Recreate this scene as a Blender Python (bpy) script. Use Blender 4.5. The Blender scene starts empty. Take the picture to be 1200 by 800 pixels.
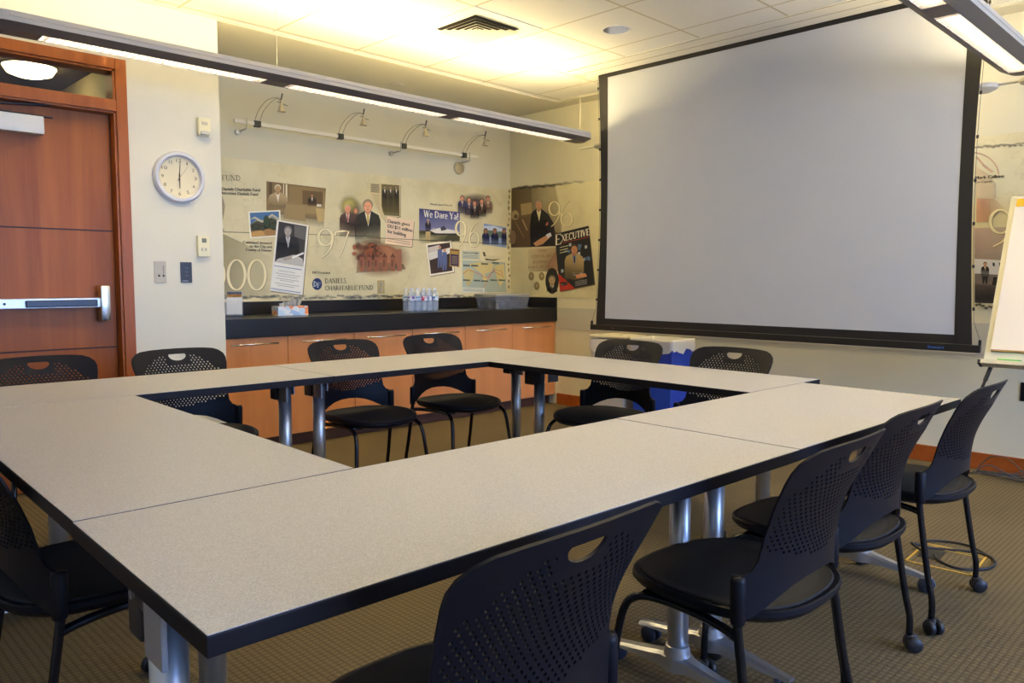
import bpy, bmesh, math, random
from mathutils import Vector, Matrix
from mathutils.geometry import delaunay_2d_cdt
random.seed(4)
PI = math.pi
scene = bpy.context.scene
COL = scene.collection

# ------------------------------------------------------------------ camera
CP = Vector((-5.4415, -5.5173, 1.1798)); YAW, PITCH, ROLL, FPX = .7810, -.0802, .0018, 906.632
_f = Vector((math.sin(YAW)*math.cos(PITCH), math.cos(YAW)*math.cos(PITCH), math.sin(PITCH)))
_r = Vector((math.cos(YAW), -math.sin(YAW), 0)); _u = _r.cross(_f)
RR = math.cos(ROLL)*_r + math.sin(ROLL)*_u; UU = -math.sin(ROLL)*_r + math.cos(ROLL)*_u
cd = bpy.data.cameras.new('camera'); cam = bpy.data.objects.new('camera', cd); COL.objects.link(cam)
cd.sensor_width = 36; cd.lens = FPX*36/1200; cd.clip_start = .02
m = Matrix((RR, UU, -_f)).transposed().to_4x4(); m.translation = CP; cam.matrix_world = m
scene.camera = cam

def hit(px, py, ax, val):
    """point of the plane ax=val that the photograph shows at (px,py)"""
    d = _f + (px-600)/FPX*RR + (400-py)/FPX*UU
    i = 'xyz'.index(ax); t = (val-CP[i])/d[i]
    return CP + d*t

# ------------------------------------------------------------------ materials
MATS = {}
def nodes(name):
    mt = bpy.data.materials.new(name); mt.use_nodes = True
    nt = mt.node_tree; b = nt.nodes['Principled BSDF']
    return mt, nt, b
def S(b, **k):
    for a, v in k.items(): b.inputs[a.replace('_', ' ')].default_value = v
def plain(name, col, rough=.5, metal=0, noise=0, nscale=40, bump=0, bscale=200, spec=None, coat=0):
    if name in MATS: return MATS[name]
    mt, nt, b = nodes(name)
    S(b, Roughness=rough, Metallic=metal)
    if spec is not None: b.inputs['Specular IOR Level'].default_value = spec
    if coat: b.inputs['Coat Weight'].default_value = coat
    tc = nt.nodes.new('ShaderNodeTexCoord')
    c = (*col, 1)
    if noise:
        n = nt.nodes.new('ShaderNodeTexNoise'); n.inputs['Scale'].default_value = nscale; n.inputs['Detail'].default_value = 4
        nt.links.new(tc.outputs['Object'], n.inputs['Vector'])
        r = nt.nodes.new('ShaderNodeValToRGB')
        r.color_ramp.elements[0].position = .3; r.color_ramp.elements[1].position = .7
        r.color_ramp.elements[0].color = (*[x*(1-noise) for x in col], 1)
        r.color_ramp.elements[1].color = (*[min(1, x*(1+noise)) for x in col], 1)
        nt.links.new(n.outputs['Fac'], r.inputs['Fac']); nt.links.new(r.outputs['Color'], b.inputs['Base Color'])
    else: b.inputs['Base Color'].default_value = c
    if bump:
        n2 = nt.nodes.new('ShaderNodeTexNoise'); n2.inputs['Scale'].default_value = bscale
        nt.links.new(tc.outputs['Object'], n2.inputs['Vector'])
        bp = nt.nodes.new('ShaderNodeBump'); bp.inputs['Strength'].default_value = bump; bp.inputs['Distance'].default_value = .002
        nt.links.new(n2.outputs['Fac'], bp.inputs['Height']); nt.links.new(bp.outputs['Normal'], b.inputs['Normal'])
    MATS[name] = mt; return mt
def emit(name, col, st):
    if name in MATS: return MATS[name]
    mt, nt, b = nodes(name)
    b.inputs['Base Color'].default_value = (*col, 1); b.inputs['Emission Color'].default_value = (*col, 1); b.inputs['Emission Strength'].default_value = st
    MATS[name] = mt; return mt
def glass(name, col=(1, 1, 1), alpha=.2, rough=.05):
    if name in MATS: return MATS[name]
    mt, nt, b = nodes(name)
    S(b, Roughness=rough); b.inputs['Base Color'].default_value = (*col, 1); b.inputs['Alpha'].default_value = alpha
    MATS[name] = mt; return mt
def wood(name, c1, c2, axis='z', scale=14, rough=.35):
    if name in MATS: return MATS[name]
    mt, nt, b = nodes(name); S(b, Roughness=rough); b.inputs['Specular IOR Level'].default_value = .28
    tc = nt.nodes.new('ShaderNodeTexCoord'); mp = nt.nodes.new('ShaderNodeMapping')
    sc = [scale, scale, scale]; sc['xyz'.index(axis)] = scale*.06
    mp.inputs['Scale'].default_value = sc
    nt.links.new(tc.outputs['Object'], mp.inputs['Vector'])
    n = nt.nodes.new('ShaderNodeTexNoise'); n.inputs['Scale'].default_value = 1; n.inputs['Detail'].default_value = 6; n.inputs['Roughness'].default_value = .65; n.inputs['Distortion'].default_value = .6
    nt.links.new(mp.outputs['Vector'], n.inputs['Vector'])
    r = nt.nodes.new('ShaderNodeValToRGB'); r.color_ramp.elements[0].position = .3; r.color_ramp.elements[1].position = .72
    r.color_ramp.elements[0].color = (*c1, 1); r.color_ramp.elements[1].color = (*c2, 1)
    nt.links.new(n.outputs['Fac'], r.inputs['Fac']); nt.links.new(r.outputs['Color'], b.inputs['Base Color'])
    MATS[name] = mt; return mt

M_wall = plain('wall_paint', (.74, .715, .60), .75, noise=.015, nscale=3, bump=.15, bscale=300)
M_chairrail = plain('wall_guard', (.60, .57, .47), .6, noise=.02, nscale=5)
M_soffit = plain('soffit_paint', (.66, .62, .48), .8)
M_white = plain('white_paint', (.82, .81, .76), .6)
M_black = plain('black_laminate', (.010, .010, .012), .28, noise=.3, nscale=200)
M_edge = plain('black_edge_band', (.007, .006, .008), .5, spec=.2)
M_plastic = plain('black_plastic', (.006, .006, .010), .44, bump=.15, bscale=900, spec=.22)
M_tube = plain('black_steel', (.007, .007, .009), .2, spec=.5)
M_caster = plain('caster_black', (.015, .016, .02), .45)
M_silver = plain('silver_metal', (.52, .53, .55), .34, metal=.85)
M_chrome = plain('brushed_chrome', (.72, .70, .66), .22, metal=1)
M_door = wood('cherry_door', (.25, .062, .007), (.39, .115, .013), 'z', 9, .42)
M_frame = wood('cherry_frame', (.28, .072, .010), (.40, .115, .016), 'z', 16, .35)
M_cab = wood('cabinet_maple', (.56, .225, .085), (.68, .30, .125), 'z', 7, .4)
M_base = wood('cherry_base', (.30, .07, .010), (.40, .10, .018), 'x', 16, .4)
M_toe = plain('toe_kick_brown', (.10, .045, .03), .5, noise=.1)
M_groove = plain('dark_groove', (.05, .014, .004), .6)
M_screen = plain('screen_fabric', (.48, .50, .55), .7, noise=.01, nscale=300)
M_border = plain('screen_border', (.011, .010, .010), .45, bump=.3, bscale=14)
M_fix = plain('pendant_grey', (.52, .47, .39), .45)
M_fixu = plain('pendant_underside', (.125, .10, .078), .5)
M_louver = plain('louver_aluminium', (.20, .19, .215), .3, metal=.3)
M_cream = plain('cream_plastic', (.80, .75, .50), .4)
M_beige = plain('beige_plastic', (.50, .46, .37), .4)
M_dial = plain('clock_dial', (.80, .72, .50), .6)
M_rim = plain('clock_rim', (.66, .67, .74), .35)
M_ink = plain('black_ink', (.02, .02, .02), .6)
M_paper = plain('paper', (.86, .78, .66), .8)
M_lamp_up = emit('uplight_tubes', (1, .81, .41), 52)
M_lamp_dn = emit('downlight_tubes', (1, .81, .48), 23)

def laminate():
    mt, nt, b = nodes('speckled_grey_laminate'); S(b, Roughness=.42)
    tc = nt.nodes.new('ShaderNodeTexCoord')
    n = nt.nodes.new('ShaderNodeTexNoise'); n.inputs['Scale'].default_value = 420; n.inputs['Detail'].default_value = 3; n.inputs['Roughness'].default_value = .8
    nt.links.new(tc.outputs['Object'], n.inputs['Vector'])
    r = nt.nodes.new('ShaderNodeValToRGB'); e = r.color_ramp.elements
    e[0].position = .30; e[0].color = (.31, .30, .30, 1); e[1].position = .70; e[1].color = (.64, .63, .645, 1)
    x = e.new(.5); x.color = (.46, .45, .455, 1)
    nt.links.new(n.outputs['Fac'], r.inputs['Fac']); nt.links.new(r.outputs['Color'], b.inputs['Base Color'])
    return mt
M_lam = laminate()
def carpet():
    mt, nt, b = nodes('olive_ribbed_carpet'); S(b, Roughness=.95); b.inputs['Specular IOR Level'].default_value = .1
    tc = nt.nodes.new('ShaderNodeTexCoord'); N = nt.nodes.new; L = nt.links.new
    sx = N('ShaderNodeSeparateXYZ'); L(tc.outputs['Object'], sx.inputs[0])
    def wave(src, per):
        a = N('ShaderNodeMath'); a.operation = 'MULTIPLY'; a.inputs[1].default_value = 2*PI/per; L(src, a.inputs[0])
        s = N('ShaderNodeMath'); s.operation = 'SINE'; L(a.outputs[0], s.inputs[0]); return s.outputs[0]
    wx = wave(sx.outputs['X'], .046); wy = wave(sx.outputs['Y'], .040)
    ab = N('ShaderNodeMath'); ab.operation = 'ABSOLUTE'; L(wx, ab.inputs[0])
    mx = N('ShaderNodeMath'); mx.operation = 'MAXIMUM'; L(ab.outputs[0], mx.inputs[0]); 
    ab2 = N('ShaderNodeMath'); ab2.operation = 'ABSOLUTE'; L(wy, ab2.inputs[0])
    mul = N('ShaderNodeMath'); mul.operation = 'MULTIPLY'; L(ab.outputs[0], mul.inputs[0]); L(ab2.outputs[0], mul.inputs[1])
    n = N('ShaderNodeTexNoise'); n.inputs['Scale'].default_value = 260; n.inputs['Detail'].default_value = 4; L(tc.outputs['Object'], n.inputs['Vector'])
    n2 = N('ShaderNodeTexNoise'); n2.inputs['Scale'].default_value = 2.2; n2.inputs['Detail'].default_value = 5; L(tc.outputs['Object'], n2.inputs['Vector'])
    ad = N('ShaderNodeMath'); ad.operation = 'MULTIPLY_ADD'; L(n.outputs['Fac'], ad.inputs[0]); ad.inputs[1].default_value = .9; ms = N('ShaderNodeMath'); ms.operation = 'MULTIPLY'; ms.inputs[1].default_value = .6; L(mul.outputs[0], ms.inputs[0]); L(ms.outputs[0], ad.inputs[2])
    ad2 = N('ShaderNodeMath'); ad2.operation = 'MULTIPLY_ADD'; L(n2.outputs['Fac'], ad2.inputs[0]); ad2.inputs[1].default_value = .35; L(ad.outputs[0], ad2.inputs[2])
    r = N('ShaderNodeValToRGB'); e = r.color_ramp.elements
    e[0].position = .25; e[0].color = (.045, .034, .019, 1); e[1].position = 1.2; e[1].color = (.175, .135, .074, 1)
    L(ad2.outputs[0], r.inputs['Fac']); L(r.outputs['Color'], b.inputs['Base Color'])
    bp = N('ShaderNodeBump'); bp.inputs['Strength'].default_value = .8; bp.inputs['Distance'].default_value = .004
    L(ad.outputs[0], bp.inputs['Height']); L(bp.outputs['Normal'], b.inputs['Normal'])
    return mt
M_carpet = carpet()
TG = .6096; TGX, TGY = -.4861, -1.4382
def tiles():
    mt, nt, b = nodes('ceiling_tiles'); S(b, Roughness=.9); N = nt.nodes.new; L = nt.links.new
    tc = N('ShaderNodeTexCoord'); sx = N('ShaderNodeSeparateXYZ'); L(tc.outputs['Object'], sx.inputs[0])
    def line(src, off):
        a = N('ShaderNodeMath'); a.operation = 'SUBTRACT'; a.inputs[1].default_value = off; L(src, a.inputs[0])
        d = N('ShaderNodeMath'); d.operation = 'DIVIDE'; d.inputs[1].default_value = TG; L(a.outputs[0], d.inputs[0])
        f = N('ShaderNodeMath'); f.operation = 'FRACT'; L(d.outputs[0], f.inputs[0])
        p = N('ShaderNodeMath'); p.operation = 'PINGPONG'; p.inputs[1].default_value = .5; L(f.outputs[0], p.inputs[0])
        l = N('ShaderNodeMath'); l.operation = 'LESS_THAN'; l.inputs[1].default_value = .012; L(p.outputs[0], l.inputs[0])
        return l.outputs[0]
    mx = N('ShaderNodeMath'); mx.operation = 'MAXIMUM'; L(line(sx.outputs['X'], TGX), mx.inputs[0]); L(line(sx.outputs['Y'], TGY), mx.inputs[1])
    mix = N('ShaderNodeMix'); mix.data_type = 'RGBA'; L(mx.outputs[0], mix.inputs['Factor'])
    n = N('ShaderNodeTexNoise'); n.inputs['Scale'].default_value = 120; L(tc.outputs['Object'], n.inputs['Vector'])
    r = N('ShaderNodeValToRGB'); r.color_ramp.elements[0].color = (.76, .74, .68, 1); r.color_ramp.elements[1].color = (.84, .82, .76, 1); L(n.outputs['Fac'], r.inputs['Fac'])
    L(r.outputs['Color'], mix.inputs['A']); mix.inputs['B'].default_value = (.56, .50, .36, 1)
    L(mix.outputs['Result'], b.inputs['Base Color'])
    return mt
M_tiles = tiles()
def parchment(name, c0, c1, c2):
    mt, nt, b = nodes(name); S(b, Roughness=.6); N = nt.nodes.new; L = nt.links.new
    tc = N('ShaderNodeTexCoord'); n = N('ShaderNodeTexNoise'); n.inputs['Scale'].default_value = 1.6; n.inputs['Detail'].default_value = 8; n.inputs['Roughness'].default_value = .6
    L(tc.outputs['Object'], n.inputs['Vector'])
    r = N('ShaderNodeValToRGB'); e = r.color_ramp.elements; e[0].position = .32; e[0].color = (*c0, 1); e[1].position = .68; e[1].color = (*c2, 1)
    x = e.new(.5); x.color = (*c1, 1); L(n.outputs['Fac'], r.inputs['Fac'])
    v = N('ShaderNodeTexVoronoi'); v.feature = 'DISTANCE_TO_EDGE'; v.inputs['Scale'].default_value = 1.7
    nd = N('ShaderNodeTexNoise'); nd.inputs['Scale'].default_value = 9; L(tc.outputs['Object'], nd.inputs['Vector'])
    va = N('ShaderNodeVectorMath'); va.operation = 'MULTIPLY_ADD'; L(nd.outputs['Color'], va.inputs[0]); va.inputs[1].default_value = (.25, .25, .25); L(tc.outputs['Object'], va.inputs[2])
    L(va.outputs[0], v.inputs['Vector'])
    cr = N('ShaderNodeValToRGB'); cr.color_ramp.elements[0].color = (.88, .85, .78, 1); cr.color_ramp.elements[1].position = .010; cr.color_ramp.elements[1].color = (1, 1, 1, 1)
    L(v.outputs['Distance'], cr.inputs['Fac'])
    mx = N('ShaderNodeMix'); mx.data_type = 'RGBA'; mx.blend_type = 'MULTIPLY'; mx.inputs['Factor'].default_value = .8
    L(r.outputs['Color'], mx.inputs['A']); L(cr.outputs['Color'], mx.inputs['B']); L(mx.outputs['Result'], b.inputs['Base Color'])
    return mt
M_parch = parchment('parchment_print', (.62, .55, .31), (.75, .675, .42), (.84, .77, .51))
def printmat():
    mt, nt, b = nodes('printed_picture'); S(b, Roughness=.55); N = nt.nodes.new; L = nt.links.new
    a = N('ShaderNodeAttribute'); a.attribute_name = 'Ink'; L(a.outputs['Color'], b.inputs['Base Color']); L(a.outputs['Alpha'], b.inputs['Alpha'])
    return mt
M_print = printmat()

# ------------------------------------------------------------------ object helpers
def tag(o, label=None, cat=None, group=None, kind=None):
    if label: o['label'] = label
    if cat: o['category'] = cat
    if group: o['group'] = group
    if kind: o['kind'] = kind
    return o
def thing(name, label, cat, loc=(0, 0, 0), rotz=0, group=None, kind=None):
    o = bpy.data.objects.new(name, None); o.empty_display_size = .1; COL.objects.link(o)
    o.location = loc; o.rotation_euler = (0, 0, rotz)
    return tag(o, label, cat, group, kind)
def obj(name, bm, mats, parent=None, smooth=0, label=None, noscale=False):
    me = bpy.data.meshes.new(name)
    if smooth:
        for f in bm.faces: f.smooth = True
        for e in bm.edges:
            if len(e.link_faces) == 2 and e.calc_face_angle(0) > smooth: e.smooth = False
    bm.to_mesh(me); bm.free()
    for mt in (mats if isinstance(mats, (list, tuple)) else [mats]): me.materials.append(mt)
    o = bpy.data.objects.new(name, me); COL.objects.link(o)
    if parent: o.parent = parent
    if label: o['label'] = label
    return o
def struct(name, bm, mt, parent=None, **k):
    o = obj(name, bm, mt, parent, **k)
    if not parent: o['kind'] = 'structure'
    return o
def rebase(o, base=None):
    """move a single mesh's origin to the middle of its underside"""
    vs = [v.co for v in o.data.vertices]
    c = Vector(((min(v.x for v in vs)+max(v.x for v in vs))/2, (min(v.y for v in vs)+max(v.y for v in vs))/2, min(v.z for v in vs)))
    for v in o.data.vertices: v.co -= c
    o.location = c; return o
def NB(): return bmesh.new()
def box(bm, x0, x1, y0, y1, z0, z1, mi=0, bev=0, mat=None):
    xs = sorted((x0, x1)); ys = sorted((y0, y1)); zs = sorted((z0, z1))
    vs = [bm.verts.new((x, y, z)) for z in zs for y in ys for x in xs]
    if mat is not None:
        for v in vs: v.co = mat @ v.co
    F = [(0, 2, 3, 1), (4, 5, 7, 6), (0, 1, 5, 4), (2, 6, 7, 3), (0, 4, 6, 2), (1, 3, 7, 5)]
    fs = [bm.faces.new([vs[i] for i in f]) for f in F]
    for f in fs: f.material_index = mi
    if bev:
        es = list({e for f in fs for e in f.edges})
        bmesh.ops.bevel(bm, geom=es, offset=bev, segments=2, affect='EDGES', profile=.6)
    return bm
def tube(bm, pts, r, seg=10, cap=True, mi=0):
    pts = [Vector(p) for p in pts]; n = len(pts)
    rs = r if isinstance(r, (list, tuple)) else [r]*n
    rings = []; ref = None
    for i, p in enumerate(pts):
        t = ((pts[min(i+1, n-1)]-p).normalized() + (p-pts[max(i-1, 0)]).normalized())
        if t.length < 1e-6: t = pts[min(i+1, n-1)]-pts[max(i-1, 0)]
        t.normalize()
        if ref is None: ref = Vector((0, 0, 1)) if abs(t.z) < .9 else Vector((1, 0, 0))
        a = (ref - t*ref.dot(t)).normalized(); ref = a; b = t.cross(a)
        rings.append([bm.verts.new(p+rs[i]*(math.cos(2*PI*k/seg)*a+math.sin(2*PI*k/seg)*b)) for k in range(seg)])
    for i in range(n-1):
        for k in range(seg):
            f = bm.faces.new((rings[i][k], rings[i][(k+1) % seg], rings[i+1][(k+1) % seg], rings[i+1][k])); f.material_index = mi
    if cap:
        bm.faces.new(rings[0][::-1]).material_index = mi; bm.faces.new(rings[-1]).material_index = mi
    return bm
def smoothpts(pts, n=6):
    pts = [Vector(p) for p in pts]; out = []
    for i in range(len(pts)-1):
        p0, p1, p2, p3 = pts[max(i-1, 0)], pts[i], pts[i+1], pts[min(i+2, len(pts)-1)]
        for k in range(n):
            t = k/n
            out.append(.5*((2*p1)+(-p0+p2)*t+(2*p0-5*p1+4*p2-p3)*t*t+(-p0+3*p1-3*p2+p3)*t**3))
    out.append(pts[-1]); return out
def lathe(bm, prof, seg=24, c=(0, 0, 0), axis='z', mi=0, sx=1, sy=1):
    rings = []
    def pt(r, h, a):
        x, y = r*math.cos(a)*sx, r*math.sin(a)*sy
        v = {'z': (x, y, h), 'x': (h, x, y), 'y': (x, h, y)}[axis]
        return Vector(v)+Vector(c)
    for r, h in prof:
        if r < 1e-6: rings.append([bm.verts.new(pt(0, h, 0))])
        else: rings.append([bm.verts.new(pt(r, h, 2*PI*k/seg)) for k in range(seg)])
    for a, b in zip(rings, rings[1:]):
        for k in range(seg):
            q = [a[k % len(a)], a[(k+1) % seg % len(a)], b[(k+1) % seg % len(b)], b[k % len(b)]]
            q2 = []
            for v in q:
                if v not in q2: q2.append(v)
            if len(q2) > 2:
                f = bm.faces.new(q2); f.material_index = mi
    for rg, rev in ((rings[0], True), (rings[-1], False)):
        if len(rg) > 2: bm.faces.new(rg[::-1] if rev else rg).material_index = mi
    bmesh.ops.recalc_face_normals(bm, faces=bm.faces); return bm
def prism(bm, poly, z0, z1, mi=0, fn=None):
    """poly: 2D points; fn maps (x,y,z)"""
    fn = fn or (lambda x, y, z: (x, y, z))
    a = [bm.verts.new(fn(x, y, z0)) for x, y in poly]; b = [bm.verts.new(fn(x, y, z1)) for x, y in poly]
    n = len(poly)
    fs = [bm.faces.new(a[::-1]), bm.faces.new(b)] + [bm.faces.new((a[i], a[(i+1) % n], b[(i+1) % n], b[i])) for i in range(n)]
    for f in fs: f.material_index = mi
    bmesh.ops.recalc_face_normals(bm, faces=fs); return bm
def copy_tree(o, parent=None):
    c = o.copy(); COL.objects.link(c)
    if parent: c.parent = parent
    for ch in list(o.children): copy_tree(ch, c)
    return c
_txt = {}
def textmesh(s, ext=0):
    if s in _txt: return _txt[s]
    cu = bpy.data.curves.new('t', 'FONT'); cu.body = s; cu.size = 1; cu.resolution_u = 3
    o = bpy.data.objects.new('t', cu); COL.objects.link(o)
    bpy.context.view_layer.update()
    dg = bpy.context.evaluated_depsgraph_get(); me = bpy.data.meshes.new_from_object(o.evaluated_get(dg))
    vs = [(v.co.x, v.co.y) for v in me.vertices]; fs = [tuple(p.vertices) for p in me.polygons]
    bpy.data.objects.remove(o); bpy.data.curves.remove(cu); bpy.data.meshes.remove(me)
    x0 = min(v[0] for v in vs); x1 = max(v[0] for v in vs)
    vs = [((x-x0)/(x1-x0), y/.7) for x, y in vs]      # width 0..1, cap height 1
    _txt[s] = (vs, fs); return _txt[s]
def text_on(bm, s, org, du, dv, mi=0):
    """text whose baseline runs org..org+du and whose capitals are dv high"""
    org, du, dv = Vector(org), Vector(du), Vector(dv)
    vs, fs = textmesh(s); V = [bm.verts.new(org+du*x+dv*y) for x, y in vs]
    for f in fs:
        try: bm.faces.new([V[i] for i in f]).material_index = mi
        except ValueError: pass
    return bm

# ================================================================== ROOM
ZC, ZS = 2.769, 2.757
YD, XA = -.767, -3.288
XE, YE = -.172, -.767
XL, YN = -6.7, -9.2
# floor
struct('floor', box(NB(), XL, 0, YN, 0, -.1, 0), M_carpet)
# walls
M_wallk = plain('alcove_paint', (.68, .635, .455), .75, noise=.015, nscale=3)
M_wallr = plain('right_wall_paint', (.76, .71, .52), .75, noise=.015, nscale=3)
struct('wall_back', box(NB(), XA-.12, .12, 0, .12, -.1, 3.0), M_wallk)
struct('wall_right', box(NB(), 0, .12, YN, 0, -.1, 3.0), M_wallr)
struct('wall_left', box(NB(), XL-.12, XL, YN, YD, -.1, 3.0), M_wall)
b = NB(); box(b, -3.833, XA, YD, YD+.12, -.1, 3.0); box(b, XA-.12, XA, YD+.12, 0, -.1, 3.0)
box(b, -5.06, -3.833, YD, YD+.12, 2.415, 3.0); box(b, XL-.12, -5.06, YD, YD+.12, -.1, 3.0)
struct('wall_entry', b, M_wall)
# near wall with a wide window behind the photographer
WX0, WX1, WZ0, WZ1 = -4.6, -.7, .75, 2.45
b = NB(); box(b, XL, WX0, YN-.15, YN, -.1, 3); box(b, WX1, .12, YN-.15, YN, -.1, 3)
box(b, WX0, WX1, YN-.15, YN, -.1, WZ0); box(b, WX0, WX1, YN-.15, YN, WZ1, 3)
struct('wall_front', b, M_wall)
w1 = thing('window_1', None, None, (WX0, YN, WZ0), kind='structure')
b = NB(); W = WX1-WX0; H = WZ1-WZ0
for x in (0, W/3, 2*W/3, W): box(b, max(0, x-.03), min(W, x+.03), -.10, -.04, 0, H)
box(b, 0, W, -.10, -.04, 0, .05); box(b, 0, W, -.10, -.04, H-.05, H)
obj('window_frame', b, M_white, w1)
obj('window_glass', box(NB(), 0, W, -.075, -.069, 0, H), glass('window_glass', (1, 1, 1), .04), w1)
# ceiling: lay-in tiles, and a lower painted border at the alcove and along the right wall
struct('ceiling', box(NB(), XL, XE, YN, YE, ZC, ZC+.2), M_tiles)
b = NB(); box(b, XA, 0, YE, 0, ZS, ZC+.2); box(b, XE, 0, YN, YE, ZS, ZC+.2)
struct('ceiling_soffit', b, M_soffit)
b = NB(); box(b, XE-.020, XE-.001, YN, YE-.001, ZC-.005, ZC-.0005); box(b, XL, XE-.001, YE-.020, YE-.001, ZC-.005, ZC-.0005)
struct('trim_1', b, plain('ceiling_trim', (.78, .75, .62), .6))
# baseboards
def baseb(name, pts):
    b = NB()
    for x0, x1, y0, y1 in pts: box(b, x0, x1, y0, y1, 0, .105, bev=.003)
    return struct(name, b, M_base)
baseb('baseboard_right', [(-.016, 0, YN, -.645)])
baseb('baseboard_entry', [(-3.833, XA, YD-.016, YD), (XL, -5.06, YD-.016, YD)])
# wall guard strip on the right wall
struct('trim_2', box(NB(), -.006, 0, -4.9, -.65, .715, .915), M_chairrail)

# ------------------------------------------------------------------ door
dr = thing('door_1', None, None, (-4.45, YD, 0), kind='structure')
def L(x): return x+4.45
b = NB()   # frame (coordinates relative to the door empty)
fo, fi, DT = -3.833, -3.893, .115
box(b, L(fi), L(fo), -.018, DT, 0, 2.412, bev=.003); box(b, L(-5.06), L(-5.0), -.018, DT, 0, 2.412, bev=.003)
box(b, L(-5.0), L(fi), -.018, DT, 2.352, 2.412, bev=.003); box(b, L(-5.0), L(fi), -.018, DT, 2.118, 2.182, bev=.003)
box(b, L(fi)-.012, L(fi)+.003, -.006, DT, 0, 2.36); box(b, L(-5.0), L(fi), -.006, DT, 2.34, 2.353); box(b, L(-5.0), L(fi), -.006, DT, 2.108, 2.12)
obj('door_frame', b, M_frame, dr)
b = NB(); box(b, L(fi)-.045, L(fi)-.010, .072, .112, 0, 2.112)
obj('door_stop', b, plain('dark_cherry', (.10, .028, .008), .5), dr)
b = NB(); box(b, L(-4.99), L(fi)-.018, .066, .110, .012, 2.105)
lf = obj('door_leaf', b, M_door, dr)
b = NB()
for z in (.785, 1.452): box(b, L(-4.99), L(fi)-.018, .0645, .067, z-.004, z+.004)
obj('panel_groove', b, M_groove, lf)
b = NB(); box(b, L(-5.0), L(fi)-.01, .055, .062, 2.182, 2.34)
obj('transom_glass', b, glass('transom_glass', (.5, .5, .5), .05, .03), dr)
b = NB(); x0, x1 = L(-4.60), L(-3.99)
box(b, x0-.1, x1, .005, .062, 1.018, 1.072, bev=.004)
pb = obj('panic_bar', b, plain('satin_steel', (.66, .65, .62), .35, metal=.6), dr)
b = NB(); box(b, L(-4.38), x1-.035, -.004, .008, 1.024, 1.062, bev=.006); obj('push_pad', b, plain('dark_pad', (.01, .01, .014), .3), pb)
b = NB(); box(b, L(-4.012), L(-3.958), -.012, .066, .938, 1.142, bev=.014); obj('latch_case', b, M_chrome, pb, smooth=.6)
b = NB(); lathe(b, [(.007, 0), (.007, .004)], 12, (L(-4.475), .002, 1.045), 'y'); obj('dogging_screw', b, M_ink, pb)
b = NB(); box(b, L(-4.75), L(-4.255), -.01, .062, 1.945, 2.038, bev=.004); box(b, L(-4.75), L(-4.254), -.012, .05, 1.962, 1.964)
dc = obj('door_closer', b, plain('closer_silver', (.60, .57, .50), .4, metal=.2), dr)
b = NB(); box(b, 0, .34, -.010, .010, 0, .008, mat=Matrix.Translation((L(-4.55), .03, 2.072)) @ Matrix.Rotation(-.10, 4, 'Y'))
box(b, 0, .42, -.010, .010, 0, .006, mat=Matrix.Translation((L(-4.62), .045, 2.052)) @ Matrix.Rotation(.02, 4, 'Y')); obj('closer_arm', b, M_ink, dc)
# corridor seen through the transom
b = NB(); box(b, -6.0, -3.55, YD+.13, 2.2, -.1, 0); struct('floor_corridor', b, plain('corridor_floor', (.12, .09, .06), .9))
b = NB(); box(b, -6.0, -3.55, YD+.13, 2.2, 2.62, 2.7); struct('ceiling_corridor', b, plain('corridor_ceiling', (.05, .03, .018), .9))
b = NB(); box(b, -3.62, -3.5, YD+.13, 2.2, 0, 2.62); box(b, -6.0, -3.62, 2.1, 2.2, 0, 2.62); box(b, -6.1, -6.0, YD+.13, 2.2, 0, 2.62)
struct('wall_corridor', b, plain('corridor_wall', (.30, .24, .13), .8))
p = hit(35, 88, 'z', 2.56)
t = thing('ceiling_lamp', 'round glowing ceiling lamp in the corridor, seen through the transom', 'ceiling light', (p.x, p.y, 2.62))
b = NB(); lathe(b, [(.0, -.075), (.08, -.07), (.135, -.05), (.155, -.02), (.155, -.008)], 28); obj('lamp_shade', b, emit('corridor_lamp', (1, .86, .42), 11), t, smooth=.6)
b = NB(); lathe(b, [(.165, -.008), (.165, 0)], 28); obj('lamp_base', b, M_white, t)

# ------------------------------------------------------------------ cabinets and counter
seams = [-3.285, -2.773, -2.232, -1.692, -1.135, -.578, -.002]
FY = -.612
clab = ['leftmost', 'second from the left', 'third from the left', 'third from the right', 'second from the right', 'rightmost']
for i in range(6):
    x0, x1 = seams[i], seams[i+1]
    t = thing('base_cabinet', 'orange maple base cabinet under the black counter, %s of the six' % clab[i], 'cabinet', ((x0+x1)/2, -.3, 0), group='maple cabinets under the counter')
    w = (x1-x0)/2
    b = NB(); box(b, -w+.001, w-.001, -.29, .29, .088, .787); obj('body', b, M_cab, t)
    b = NB(); box(b, -w+.001, w-.001, -.235, -.215, 0, .088); obj('toe_kick', b, M_toe, t)
    b = NB(); box(b, -w+.0025, w-.0025, FY+.3, -.2905, .092, .784, bev=.0015); d = obj('door', b, M_cab, t)
    hw = w*.66
    b = NB(); tube(b, [(-hw, FY+.3-.032, .742), (hw, FY+.3-.032, .742)], .006, 10)
    for s in (-1, 1): tube(b, [(s*(hw-.035), FY+.3, .742), (s*(hw-.035), FY+.3-.034, .742)], .004, 8)
    obj('handle', b, M_chrome, d, smooth=.8)
t = thing('countertop', 'long black laminate countertop with backsplash above the maple cabinets', 'countertop', (-1.65, -.317, .787))
b = NB(); box(b, -1.635, 1.649, -.317, .316, .001, .127, bev=.003); obj('worktop', b, M_black, t)
b = NB(); box(b, -1.635, 1.649, .292, .316, .1271, .222, bev=.003); box(b, 1.625, 1.6485, -.317, .291, .1271, .222, bev=.003); obj('backsplash', b, M_black, t)
CT = .9145

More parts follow.
